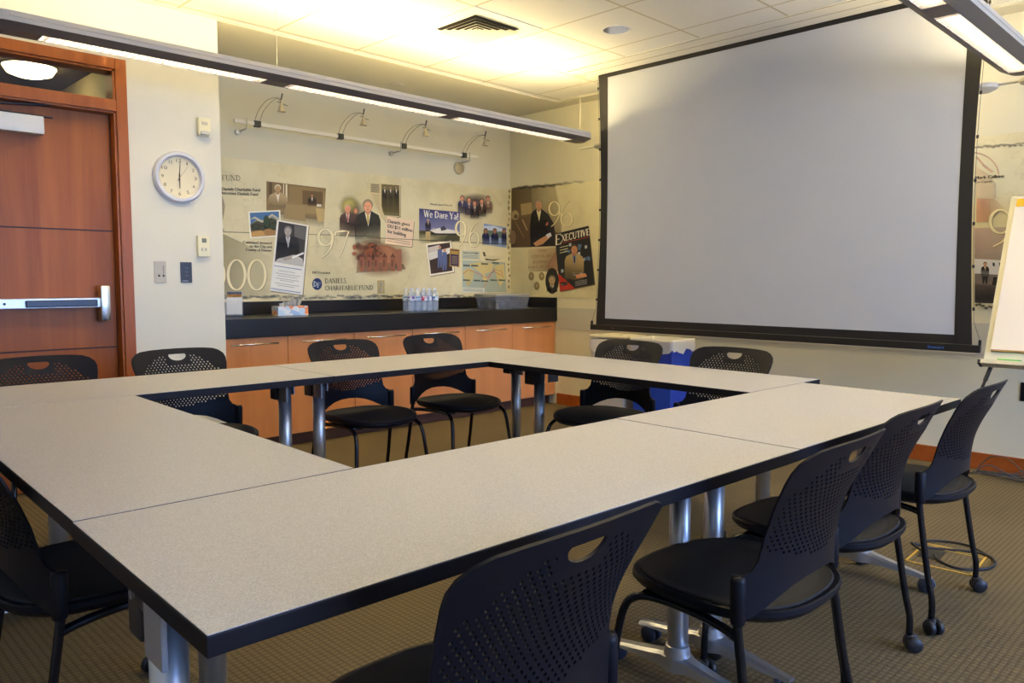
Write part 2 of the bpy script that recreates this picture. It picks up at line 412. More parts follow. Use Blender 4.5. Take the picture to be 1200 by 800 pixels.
# things on the counter
p = (-3.055, -.40)
t = thing('brochure_holder', 'clear acrylic brochure holder with a white folded card at the counter end', 'brochure holder', (p[0], p[1], CT), -.55)
b = NB(); mt4 = Matrix.Translation((0, 0, .012)) @ Matrix.Rotation(-.22, 4, 'X')
box(b, -.055, .055, 0, .003, 0, .17, mat=mt4); box(b, -.055, .055, -.035, -.032, .0, .10, mat=mt4); box(b, -.055, -.052, -.035, 0, 0, .12, mat=mt4); box(b, .052, .055, -.035, 0, 0, .12, mat=mt4); box(b, -.055, .055, -.04, .07, 0, .003)
obj('holder', b, glass('acrylic', (.85, .9, .95), .22, .05), t)
b = NB(); box(b, -.048, .048, -.020, -.006, .008, .125, mat=mt4); box(b, -.048, .048, -.006, -.001, .008, .165, mat=mt4)
c = obj('cards', b, plain('card_white', (.78, .78, .76), .6), t)
b = NB(); box(b, -.048, .048, -.0072, -.0062, .128, .150, mat=mt4); obj('card_picture', b, plain('card_brown', (.35, .17, .04), .6, noise=.6, nscale=60), c)
b = NB(); box(b, -.048, .048, -.0072, -.0062, .150, .165, mat=mt4); obj('card_banner', b, plain('card_blue', (.06, .09, .16), .6), c)

t = thing('tissue_box', 'flat blue and orange patterned tissue box on the black counter', 'tissue box', (-2.60, -.335, CT), -.10)
def tissuemat():
    mt, nt, b = nodes('tissue_pattern'); S(b, Roughness=.6); N = nt.nodes.new; Lk = nt.links.new
    tc = N('ShaderNodeTexCoord'); v = N('ShaderNodeTexVoronoi'); v.inputs['Scale'].default_value = 28; Lk(tc.outputs['Object'], v.inputs['Vector'])
    r = N('ShaderNodeValToRGB'); r.color_ramp.interpolation = 'CONSTANT'; e = r.color_ramp.elements
    e[0].color = (.85, .26, .08, 1); e[0].position = 0; e[1].position = .22; e[1].color = (.35, .52, .80, 1)
    for q, cc in ((.45, (.75, .80, .85, 1)), (.75, (.80, .42, .20, 1)), (.85, (.55, .70, .85, 1))): x = e.new(q); x.color = cc
    s = N('ShaderNodeSeparateColor'); Lk(v.outputs['Color'], s.inputs[0]); Lk(s.outputs[0], r.inputs['Fac']); Lk(r.outputs['Color'], b.inputs['Base Color']); return mt
b = NB(); box(b, -.115, .115, -.06, .06, 0, .068, bev=.002); obj('carton', b, tissuemat(), t)
b = NB(); rnd = random.Random(2)
for k in range(4):
    cx = -.05+.035*k; n = 9; h = .055 if k in (2, 3) else .03
    top = [b.verts.new((cx-.03+.07*i/n+rnd.uniform(-.006, .006), rnd.uniform(-.02, .02), .068+h*(math.sin(PI*(i+.6)/(n+1.2))*.9+rnd.uniform(0, .25)))) for i in range(n)]
    bot = [b.verts.new((cx-.02+.04*i/n, rnd.uniform(-.012, .012), .066)) for i in range(n)]
    for i in range(n-1): b.faces.new((bot[i], bot[i+1], top[i+1], top[i]))
bmesh.ops.solidify(b, geom=list(b.faces), thickness=.0012); obj('tissue', b, plain('tissue_white', (.88, .86, .80), .9), t)

def bottle_proto():
    t = thing('water_bottle', 'x', 'bottle', (0, 0, 0), group='water bottles clustered on the counter')
    pr = [(.0, .001), (.024, .0), (.030, .006), (.030, .03), (.028, .036), (.030, .042), (.030, .07), (.0285, .076), (.0305, .084), (.0305, .125), (.029, .133), (.020, .155), (.013, .168), (.012, .176)]
    b = NB(); lathe(b, pr, 18); obj('bottle_body', b, glass('bottle_plastic', (.75, .85, .95), .33, .08), t, smooth=.9)
    b = NB(); lathe(b, [(.0312, .088), (.0312, .122)], 18); obj('bottle_label', b, [lab_w], t, smooth=.9)
    b = NB(); lathe(b, [(.014, .172), (.0145, .174), (.0145, .188), (.013, .19)], 14); obj('cap', b, plain('cap_white', (.75, .80, .86), .4), t, smooth=.6)
    return t
def labmat(name, c):
    mt, nt, b_ = nodes(name); N = nt.nodes.new; Lk = nt.links.new; tc = N('ShaderNodeTexCoord'); v = N('ShaderNodeTexNoise'); v.inputs['Scale'].default_value = 22; Lk(tc.outputs['Object'], v.inputs['Vector'])
    r = N('ShaderNodeValToRGB'); e = r.color_ramp.elements; r.color_ramp.interpolation = 'CONSTANT'; e[0].color = (*c, 1); e[1].position = .45; e[1].color = (.72, .78, .85, 1); x = e.new(.62); x.color = (.30, .45, .70, 1)
    Lk(v.outputs['Fac'], r.inputs['Fac']); Lk(r.outputs['Color'], b_.inputs['Base Color']); return mt
lab_w = labmat('label_purple', (.16, .06, .35)); lab_b = labmat('label_blue', (.12, .30, .55)); lab_r = labmat('label_red', (.55, .06, .10))
bp0 = bottle_proto(); first = True
cols5 = ['leftmost', 'second', 'middle', 'fourth', 'rightmost']
for r_ in range(2):
    for c_ in range(5):
        o = bp0 if first else copy_tree(bp0); first = False
        o.location = (-1.547+c_*.0625, -.41+r_*.066, CT); o.rotation_euler.z = c_*1.3+r_
        o['label'] = '%s small clear water bottle in the %s row of five on the counter' % (cols5[c_], 'front' if r_ == 0 else 'back')
        if (c_+r_) % 3:
            lb = [x for x in o.children if x.name.startswith('bottle_label')][0]; lb.data = lb.data.copy(); lb.data.materials[0] = lab_b if (c_+r_) % 3 == 1 else lab_r

t = thing('storage_bin', 'translucent lidded plastic storage bin on the right end of the counter', 'storage bin', (-.52, -.43, CT), -.06)
b = NB()
def taper(bm, w0, d0, w1, d1, z0, z1, th, mi=0):
    def ring(w, d, z): return [bm.verts.new((s*w, q*d, z)) for s, q in ((-1, -1), (1, -1), (1, 1), (-1, 1))]
    o0, o1 = ring(w0, d0, z0), ring(w1, d1, z1); i0, i1 = ring(w0-th, d0-th, z0+th), ring(w1-th, d1-th, z1)
    bm.faces.new(o0[::-1]); bm.faces.new(i0)
    for k in range(4):
        j = (k+1) % 4
        bm.faces.new((o0[k], o0[j], o1[j], o1[k])); bm.faces.new((i0[j], i0[k], i1[k], i1[j])); bm.faces.new((o1[k], o1[j], i1[j], i1[k]))
    bmesh.ops.recalc_face_normals(bm, faces=bm.faces)
taper(b, .185, .125, .205, .145, 0, .125, .003); obj('bin_body', b, glass('frosted_plastic', (.42, .44, .46), .22, .3), t)
b = NB(); box(b, -.213, .213, -.153, .153, .123, .135, bev=.004); obj('lid', b, glass('lid_plastic', (.52, .52, .48), .5, .3), t)
b = NB(); box(b, -.14, .14, -.09, .09, .006, .07, bev=.01); obj('contents', b, plain('bin_contents', (.05, .05, .07), .7, noise=.9, nscale=18), t)

# ------------------------------------------------------------------ wall fittings beside the door
def at(px, py, off=0): return hit(px, py, 'y', YD-off)
p = at(209, 208)
t = thing('wall_clock', 'round white-rimmed wall clock with cream dial showing six', 'clock', (p.x, YD, p.z))
b = NB(); lathe(b, [(.152, 0), (.152, -.022), (.142, -.036), (.130, -.036), (.122, -.024), (.122, -.004)], 48, axis='y'); obj('rim', b, M_rim, t, smooth=.7)
b = NB(); lathe(b, [(.0, -.012), (.1235, -.012), (.1235, -.004)], 48, axis='y'); dl = obj('dial', b, M_dial, t)
b = NB()
for h in range(1, 13):
    a = h*PI/6; cx, cz = .098*math.sin(a), .098*math.cos(a); w = {1: .003, 10: .016, 11: .009, 12: .015}.get(h, .0075)
    text_on(b, str(h), (cx-w, -.0135, cz-.0085), (w*2, 0, 0), (0, 0, .019))
for k in range(60):
    a = k*PI/30; d_ = Vector((math.sin(a), 0, math.cos(a))); q = Vector((math.cos(a), 0, -math.sin(a)))*.0007
    vs = [b.verts.new(d_*rr+q*s+Vector((0, -.0132, 0))) for rr, s in ((.112, -1), (.118, -1), (.118, 1), (.112, 1))]; b.faces.new(vs)
obj('numerals', b, plain('numeral_ink', (.16, .12, .05), .6), dl)
b = NB()
def hand(a, l, w, tail, y):
    d_ = Vector((math.sin(a), 0, math.cos(a))); q = Vector((math.cos(a), 0, -math.sin(a)))*w
    o = Vector((0, y, 0)); A = [o-d_*tail+q, o+d_*l+q*.5, o+d_*l-q*.5, o-d_*tail-q]
    prism_v = [b.verts.new(v) for v in A]+[b.verts.new(v+Vector((0, .0012, 0))) for v in A]
    for f in ((0, 1, 2, 3), (7, 6, 5, 4), (0, 4, 5, 1), (1, 5, 6, 2), (2, 6, 7, 3), (3, 7, 4, 0)): b.faces.new([prism_v[i] for i in f])
hand(.08, .092, .0025, .02, -.017); hand(PI+.0, .066, .0035, .02, -.020); obj('hands', b, M_ink, t)
b = NB(); hand(.66, .085, .0008, .03, -.023); obj('second_hand', b, plain('second_hand', (.2, .15, .08), .5), t)

def plate(name, label, cat, x0, y0, x1, y1, mat, depth=.012, bev=.003):
    a = at(x0, y0); c = at(x1, y1); cx, cz = (a.x+c.x)/2, (a.z+c.z)/2; w, h = abs(c.x-a.x)/2, abs(a.z-c.z)/2
    t = thing(name, label, cat, (cx, YD, cz)); b = NB(); box(b, -w, w, -depth, 0, -h, h, bev=bev); obj('cover', b, mat, t)
    return t, w, h
t, w, h = plate('alarm_strobe', 'small white fire alarm strobe box high beside the alcove corner', 'alarm', 230, 138, 244, 161, M_cream, .035)
b = NB(); box(b, -w*.5, w*.5, -.037, -.035, h*.2, h*.55); obj('grille', b, M_beige, t)
b = NB(); box(b, -w*.8, w*.8, -.050, -.035, -h*.9, -h*.5, bev=.004); obj('lens', b, plain('lens', (.55, .55, .50), .2), t)
t, w, h = plate('thermostat', 'cream wall thermostat with a small grey display', 'thermostat', 230, 276, 244, 301, M_cream, .026)
b = NB(); box(b, -w*.35, w*.45, -.0275, -.026, h*.35, h*.75); obj('display', b, plain('lcd', (.16, .17, .10), .3), t)
for sx_ in (-.35, .3):
    b = NB(); box(b, w*sx_-.006, w*sx_+.006, -.0285, -.026, -h*.45, -h*.15, bev=.001); obj('button', b, M_beige, t)
t, w, h = plate('control_plate', 'beige wall control plate with tiny black buttons near the door', 'switch', 180, 306, 195, 331, M_beige, .006, .002)
for q in ((-.25, -.35), (.5, -.35)):
    b = NB(); box(b, w*q[0]-.005, w*q[0]+.005, -.009, -.006, h*q[1]-.006, h*q[1]+.006); obj('button', b, M_ink, t)
b = NB()
for k in range(5): box(b, w*.5-.002, w*.5+.002, -.0075, -.006, h*(-.1+.16*k)-.003, h*(-.1+.16*k)+.003)
obj('indicator', b, M_ink, t)
t, w, h = plate('dimmer_plate', 'black wall dimmer plate with three small keys', 'switch', 211, 307, 225, 331, plain('dimmer_black', (.02, .022, .03), .35), .006, .002)
for k in (-.3, .05, .4):
    b = NB(); box(b, -.008, .010, -.009, -.006, h*k-.005, h*k+.005, bev=.001); o = obj('key', b, plain('key_grey', (.07, .07, .085), .4), t)
b = NB(); text_on(b, 'LUTRON', (-w*.8, -.0062, -h*.88), (w*1.0, 0, 0), (0, 0, .006)); obj('maker_mark', b, plain('mark_white', (.7, .7, .7), .5), t)

# ------------------------------------------------------------------ spot rail in the alcove
t = thing('track_light', 'cream wall rail with four curved-wire spotlights above the mural', 'spotlight rail', (-1.7, 0, 2.30))
RZ = .005
b = NB(); box(b, -1.19, 1.155, -.128, -.112, RZ-.013, RZ+.013, bev=.002); obj('rail', b, plain('rail_cream', (.80, .76, .62), .4), t)
def X(x): return x+1.7
for x in (-2.80, -1.43, -.655):
    b = NB(); tube(b, [(X(x), -.02, RZ-.05), (X(x), -.12, RZ-.045)], .006, 8); tube(b, [(X(x), -.135, RZ-.05), (X(x), -.135, RZ+.03)], .005, 8)
    big = x > -.7
    if big: lathe(b, [(.0, -.025), (.055, -.02), (.06, 0)], 24, (X(x)-.02, 0, RZ-.10), 'y')
    else: lathe(b, [(.0, -.03), (.02, -.026), (.022, 0)], 16, (X(x)-.01, 0, RZ-.055), 'y')
    obj('bracket', b, plain('bracket_steel', (.50, .47, .38), .3, metal=.8), t, smooth=.7)
for x in (-2.715, -2.015, -1.395, -.715):
    b = NB(); box(b, X(x)-.022, X(x)+.022, -.142, -.105, RZ-.022, RZ+.020, bev=.002); cl = obj('clamp', b, plain('clamp_dark', (.035, .032, .02), .5), t)
    b = NB()
    for dx in (-.019, .019):
        c0 = Vector((X(x)+dx, -.125, RZ+.02))
        tube(b, smoothpts([c0, c0+Vector((.012, -.04, .07)), c0+Vector((.035, -.12, .130)), c0+Vector((.06-dx*.5, -.20, .142)), Vector((X(x)+.10-dx*.3, -.30, RZ+.135))], 6), .0016, 6)
    hd = Vector((X(x)+.10, -.30, RZ+.130))
    obj('wire_arm', b, plain('arm_wire', (.10, .09, .06), .4), t)
    b = NB(); lathe(b, [(.0, .03), (.008, .028), (.010, .0), (.030, -.055), (.026, -.055), (.008, -.01)], 16, hd); 
    sp = obj('spot_head', b, plain('spot_steel', (.62, .56, .42), .3, metal=.6), t, smooth=.7)
    b = NB(); tube(b, [hd+Vector((-.004, 0, .02)), hd+Vector((.010, 0, .075))], .005, 8); tube(b, [hd+Vector((-.03, 0, .012)), hd+Vector((.05, 0, -.006))], .0022, 6); obj('knob', b, M_ink, sp)

# ------------------------------------------------------------------ linear pendants
FZ = 2.253
def pendant(name, label, y, x0, x1, louvers, wires):
    t = thing(name, label, 'pendant light', (x0, y, FZ))
    LN = x1-x0
    def section(bm, prof, xa, xb, mi=0):
        # prof list of (y,z); rounded in plan at both ends
        xs = []
        for k in range(7): a = PI/2*k/6; xs.append((xa+.10*(1-math.sin(a)), math.cos(a)))
        st = [(xa+.10*(1-math.cos(PI/2*k/6)), math.sin(PI/2*k/6)*.999+.001) for k in range(7)]
        en = [(xb-.10*(1-math.cos(PI/2*k/6)), math.sin(PI/2*k/6)*.999+.001) for k in range(6, -1, -1)]
        rings = [[bm.verts.new((x, yy*(.25+.75*s), zz)) for yy, zz in prof] for x, s in st+en]
        n = len(prof)
        for A, B in zip(rings, rings[1:]):
            for i in range(n): 
                f = bm.faces.new((A[i], A[(i+1) % n], B[(i+1) % n], B[i])); f.material_index = mi
        bm.faces.new(rings[0]); bm.faces.new(rings[-1][::-1])
        bmesh.ops.recalc_face_normals(bm, faces=bm.faces)
    # U shaped housing: two side rails, bottom lips, open on top over the tubes
    side = [(-.100, .026), (-.099, .046), (-.102, .048), (-.099, .070), (-.088, .070), (-.088, .030), (-.050, .012), (-.050, 0)]
    b = NB()
    for s in (-1, 1):
        st = []
        prof = [(yy*s, zz) for yy, zz in side]
        rings = [[b.verts.new((x, yy, zz)) for yy, zz in prof] for x in (.1, LN-.1)]
        for i in range(len(prof)):
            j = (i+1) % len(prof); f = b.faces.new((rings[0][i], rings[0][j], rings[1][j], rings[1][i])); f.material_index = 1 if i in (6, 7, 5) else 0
        b.faces.new(rings[0]); b.faces.new(rings[1])
    for xe, sg in ((.1, -1), (LN-.1, 1)):     # rounded end caps
        rr = []
        for k in range(13):
            a = -PI/2+PI*k/12
            rr.append([b.verts.new((xe+sg*math.cos(a)*w_, math.sin(a)*w_, z_)) for w_, z_ in ((.05, 0), (.100, .026), (.099, .070), (.03, .070))])
        for A, B in zip(rr, rr[1:]):
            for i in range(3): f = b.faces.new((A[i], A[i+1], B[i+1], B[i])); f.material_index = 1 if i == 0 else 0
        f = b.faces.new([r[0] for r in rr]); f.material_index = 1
        f = b.faces.new([r[3] for r in rr]+[]); f.material_index = 0
    # blank underside pieces between louvers
    xs = [.1]+[v-x0 for l in louvers for v in l]+[LN-.1]
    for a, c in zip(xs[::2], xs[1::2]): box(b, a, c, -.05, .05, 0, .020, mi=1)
    # inner tray between tubes up and down
    box(b, .1, LN-.1, -.050, .050, .036, .040, mi=0)
    bmesh.ops.recalc_face_normals(b, faces=b.faces)
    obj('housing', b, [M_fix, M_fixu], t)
    for a, c in louvers:
        a -= x0; c -= x0; b = NB()
        n = int((c-a)/.034)
        for k in range(n+1):
            x = a+(c-a)*k/n; box(b, x-.0012, x+.0012, -.044, .044, .003, .022)
        box(b, a, c, -.048, -.0455, .001, .024); box(b, a, c, .0455, .048, .001, .024); box(b, a, a+.006, -.046, .046, .001, .024); box(b, c-.006, c, -.046, .046, .001, .024)
        lv = obj('louver', b, M_louver, t)
        b = NB(); box(b, a+.02, c-.02, -.040, .040, .0275, .034); obj('lamp_tube', b, M_lamp_dn, lv)
        b = NB(); box(b, a+.02, c-.02, -.030, .030, .044, .050); obj('uplight_tube', b, M_lamp_up, lv)
    for xw in wires:
        b = NB(); tube(b, [(xw-x0, 0, .045), (xw-x0, 0, ZC-FZ)], .0012, 6); tube(b, [(xw-x0, 0, .04), (xw-x0, 0, .075)], .004, 8); lathe(b, [(.045, ZC-FZ-.012), (.05, ZC-FZ)], 20, (xw-x0, 0, 0)); obj('suspension_wire', b, plain('wire_cream', (.72, .68, .52), .5), t)
    return t
pendant('pendant_light', 'long grey linear pendant hanging parallel to the mural wall', -1.49, -4.67, -.62, [(-4.44, -3.36), (-3.225, -2.09), (-2.0, -.84)], (-3.28, -.70))
pendant('pendant_light', 'grey linear pendant entering at the upper right before the screen', -4.452, -4.55, -.55, [(-4.41, -3.31), (-3.17, -2.04), (-1.90, -.69)], (-3.25, -.66))
pendant('pendant_light', 'added grey linear pendant past the tables, unseen, giving extra warm light', -7.40, -4.55, -.55, [(-4.41, -3.31), (-3.17, -2.04), (-1.90, -.69)], (-3.25, -.66))  # extra pendant out of view, added for its warm light
for k_, yy in enumerate((-1.95, -2.75, -3.55)):  # lamps added out of sight behind the screen to brighten the right wall
    t = thing('added_washer', 'added unseen ceiling lamp behind the lowered screen, warming the wall there', 'downlight', (-.36, yy, ZC), group='added lamps behind the screen')
    b = NB(); lathe(b, [(.050, -.001), (.066, -.006), (.070, -.0006)], 24); obj('trim_ring', b, M_white, t, smooth=.7)
    b = NB(); lathe(b, [(.0, -.004), (.049, -.003), (.049, -.001)], 24); obj('lamp_face', b, emit('added_washer_lamp', (1, .79, .40), 260), t)
XR = -.42
t = thing('pendant_connector', 'cream rod with flat discs linking the pendants behind the projection screen', 'light fitting', (XR, -2.9, FZ))
b = NB(); tube(b, [(0, 2.6+.0-.95, .012), (0, -1.62, .012)], .008, 8); obj('rod', b, plain('rod_cream', (.72, .68, .55), .4), t)
for yy in (-1.50, -4.215, -4.47):
    b = NB(); lathe(b, [(.0, -.022), (.045, -.020), (.075, -.005), (.080, .008), (.078, .018), (.0, .022)], 28, (0, yy+2.9, 0)); obj('disc', b, plain('disc_cream', (.62, .57, .46), .4), t, smooth=.7)

# ------------------------------------------------------------------ ceiling fittings
t = thing('ceiling_vent', 'square white ceiling air vent with stepped louvres', 'vent', (-2.035, -1.765, ZC))
b = NB(); 
def sqring(bm, r0, z0, r1, z1, th=.002):
    A = [bm.verts.new((s*r0, q*r0, z0)) for s, q in ((-1, -1), (1, -1), (1, 1), (-1, 1))]; B = [bm.verts.new((s*r1, q*r1, z1)) for s, q in ((-1, -1), (1, -1), (1, 1), (-1, 1))]
    return [bm.faces.new((A[k], A[(k+1) % 4], B[(k+1) % 4], B[k])) for k in range(4)]
fs = []
for k, r in enumerate((.190, .150, .110, .075, .042)): fs += sqring(b, r, -.026+.002*k, r-.045 if r > .05 else 0.005, -.0055)
bmesh.ops.solidify(b, geom=fs, thickness=.0015); obj('louvre', b, M_white, t)
b = NB(); box(b, -.187, .187, -.187, .187, -.004, -.0008); obj('duct_shadow', b, plain('duct_black', (.02, .017, .012), .9), t)
b = NB(); 
for fsr in ((.292, .190),):
    r1, r0 = fsr
    box(b, -r1, r1, -r1, -r0, -.005, -.0006); box(b, -r1, r1, r0, r1, -.005, -.0006); box(b, -r1, -r0, -r0, r0, -.005, -.0006); box(b, r0, r1, -r0, r0, -.005, -.0006)
obj('vent_frame', b, plain('vent_white', (.80, .77, .68), .6), t)
t = thing('recessed_downlight', 'small recessed ceiling downlight with mirrored reflector, not lit', 'downlight', (-1.39, -2.37, ZC))
b = NB(); lathe(b, [(.082, -.001), (.092, -.005), (.095, -.0006)], 28); obj('trim_ring', b, M_white, t, smooth=.7)
b = NB(); lathe(b, [(.082, -.0015), (.06, .0), (.0, -.0008)], 28); obj('reflector', b, plain('mirror_reflector', (.30, .36, .60), .15, metal=.9), t, smooth=.7)
b = NB(); lathe(b, [(.052, -.008), (.056, -.0005)], 24, (-1.578, -.285, ZS)); tag(rebase(obj('sprinkler_cover', b, M_soffit)), 'flat round sprinkler cover on the alcove ceiling', 'sprinkler cover')

# ------------------------------------------------------------------ projection screen
SX = -.612
t = thing('projection_screen', 'large grey projection screen with black border lowered from the ceiling', 'projection screen', (SX, -2.93, 0))
def Yl(y): return y+2.93
def side_out(z, left):      # the tensioned edges bow inwards
    k = (z-.82)/(2.769-.82); bow = .035*math.sin(PI*k)
    return Yl(-1.600-bow) if left else Yl(-4.275+bow)
NZ = 24; b = NB(); rows = []
for i in range(NZ+1):
    z = .82+(ZC-.003-.82)*i/NZ; a, c = side_out(z, True), side_out(z, False)
    ia, ic = Yl(-1.688), Yl(-4.185); bow = .012*math.sin(PI*i/NZ)
    rows.append((z, a, ia-bow, ic+bow, c))
def strip(bm, pairs, x=-.001, th=.002):
    poly = [(p, z) for z, p, q in pairs]+[(q, z) for z, p, q in reversed(pairs)]
    fs = []; A = [[bm.verts.new((xx, yy, zz)) for zz, yy, _ in pairs]+[bm.verts.new((xx, yy, zz)) for zz, _, yy in pairs] for xx in (x, x+th)]
    n = len(pairs)
    for i in range(n-1):
        for S_ in A: bm.faces.new((S_[i], S_[i+1], S_[n+i+1], S_[n+i]))
        for o_ in (0, n): bm.faces.new((A[0][o_+i], A[0][o_+i+1], A[1][o_+i+1], A[1][o_+i]))
    bmesh.ops.recalc_face_normals(bm, faces=bm.faces)
strip(b, [(r[0], r[1], r[2]) for r in rows]); strip(b, [(r[0], r[3], r[4]) for r in rows])
box(b, -.0012, .0012, rows[0][2]+.001, rows[0][3]-.001, .822, .873); box(b, -.0012, .0012, rows[0][2]+.001, rows[0][3]-.001, 2.735, ZC-.003)
obj('border', b, M_border, t)
b = NB(); box(b, .0015, .0035, Yl(-1.676), Yl(-4.197), .860, 2.745); obj('screen_fabric', b, M_screen, t)
b = NB(); box(b, -.016, .016, Yl(-1.552), Yl(-4.318), .779, .821, bev=.003)
for s in (-1.557, -4.313): box(b, -.008, .008, Yl(s)-.006, Yl(s)+.006, .80, .85)
bt = obj('bottom_bar', b, plain('bar_black', (.012, .011, .010), .4), t)
b = NB(); y0 = hit(1087, 405, 'x', SX-.0165); y1 = hit(1106, 406.5, 'x', SX-.0165)
text_on(b, 'Stewart', (-.0166, Yl(y0.y), .792), (0, y1.y-y0.y, 0), (0, 0, .014)); obj('maker_name', b, plain('logo_blue', (.06, .22, .75), .5), bt)
b = NB(); lathe(b, [(0, -.018), (.006, -.018), (.006, -.016)], 12, (0, Yl(-1.78), .80), 'x'); obj('bolt', b, M_chrome, bt)
for left in (True, False):
    b = NB(); pts = [(0, Yl(-1.559 if left else -4.311), .85)]
    for i in range(1, 9):
        z = .95+(ZC-.05-.95)*(i-1)/7; pts.append((0, side_out(z, left)+(.010 if left else -.010), z))
    pts.append((0, side_out(ZC, left), ZC-.004))
    tube(b, pts, .0015, 6); c_ = obj('tension_cord', b, plain('cord_grey', (.12, .11, .09), .6), t)
    for i in range(8):
        z = 1.02+i*.235; y = side_out(z, left); s = 1 if left else -1
        b = NB(); box(b, -.003, .003, y-.004, y+s*.016, z-.009, z+.009, bev=.001); obj('tab', b, M_ink, c_)
b = NB(); box(b, -.26, -.012, Yl(-1.50), Yl(-4.60), ZC-.006, ZC-.0005); box(b, .012, .06, Yl(-1.50), Yl(-4.60), ZC-.006, ZC-.0005)
hs = obj('slot_cover', b, plain('slot_white', (.80, .77, .68), .7), t)
b = NB(); box(b, -.262, -.256, Yl(-1.50), Yl(-4.60), ZC-.008, ZC-.0062); box(b, -.13, -.126, Yl(-1.56), Yl(-4.60), ZC-.008, ZC-.0062); obj('slot_joint', b, plain('joint_brown', (.35, .29, .17), .7), hs)

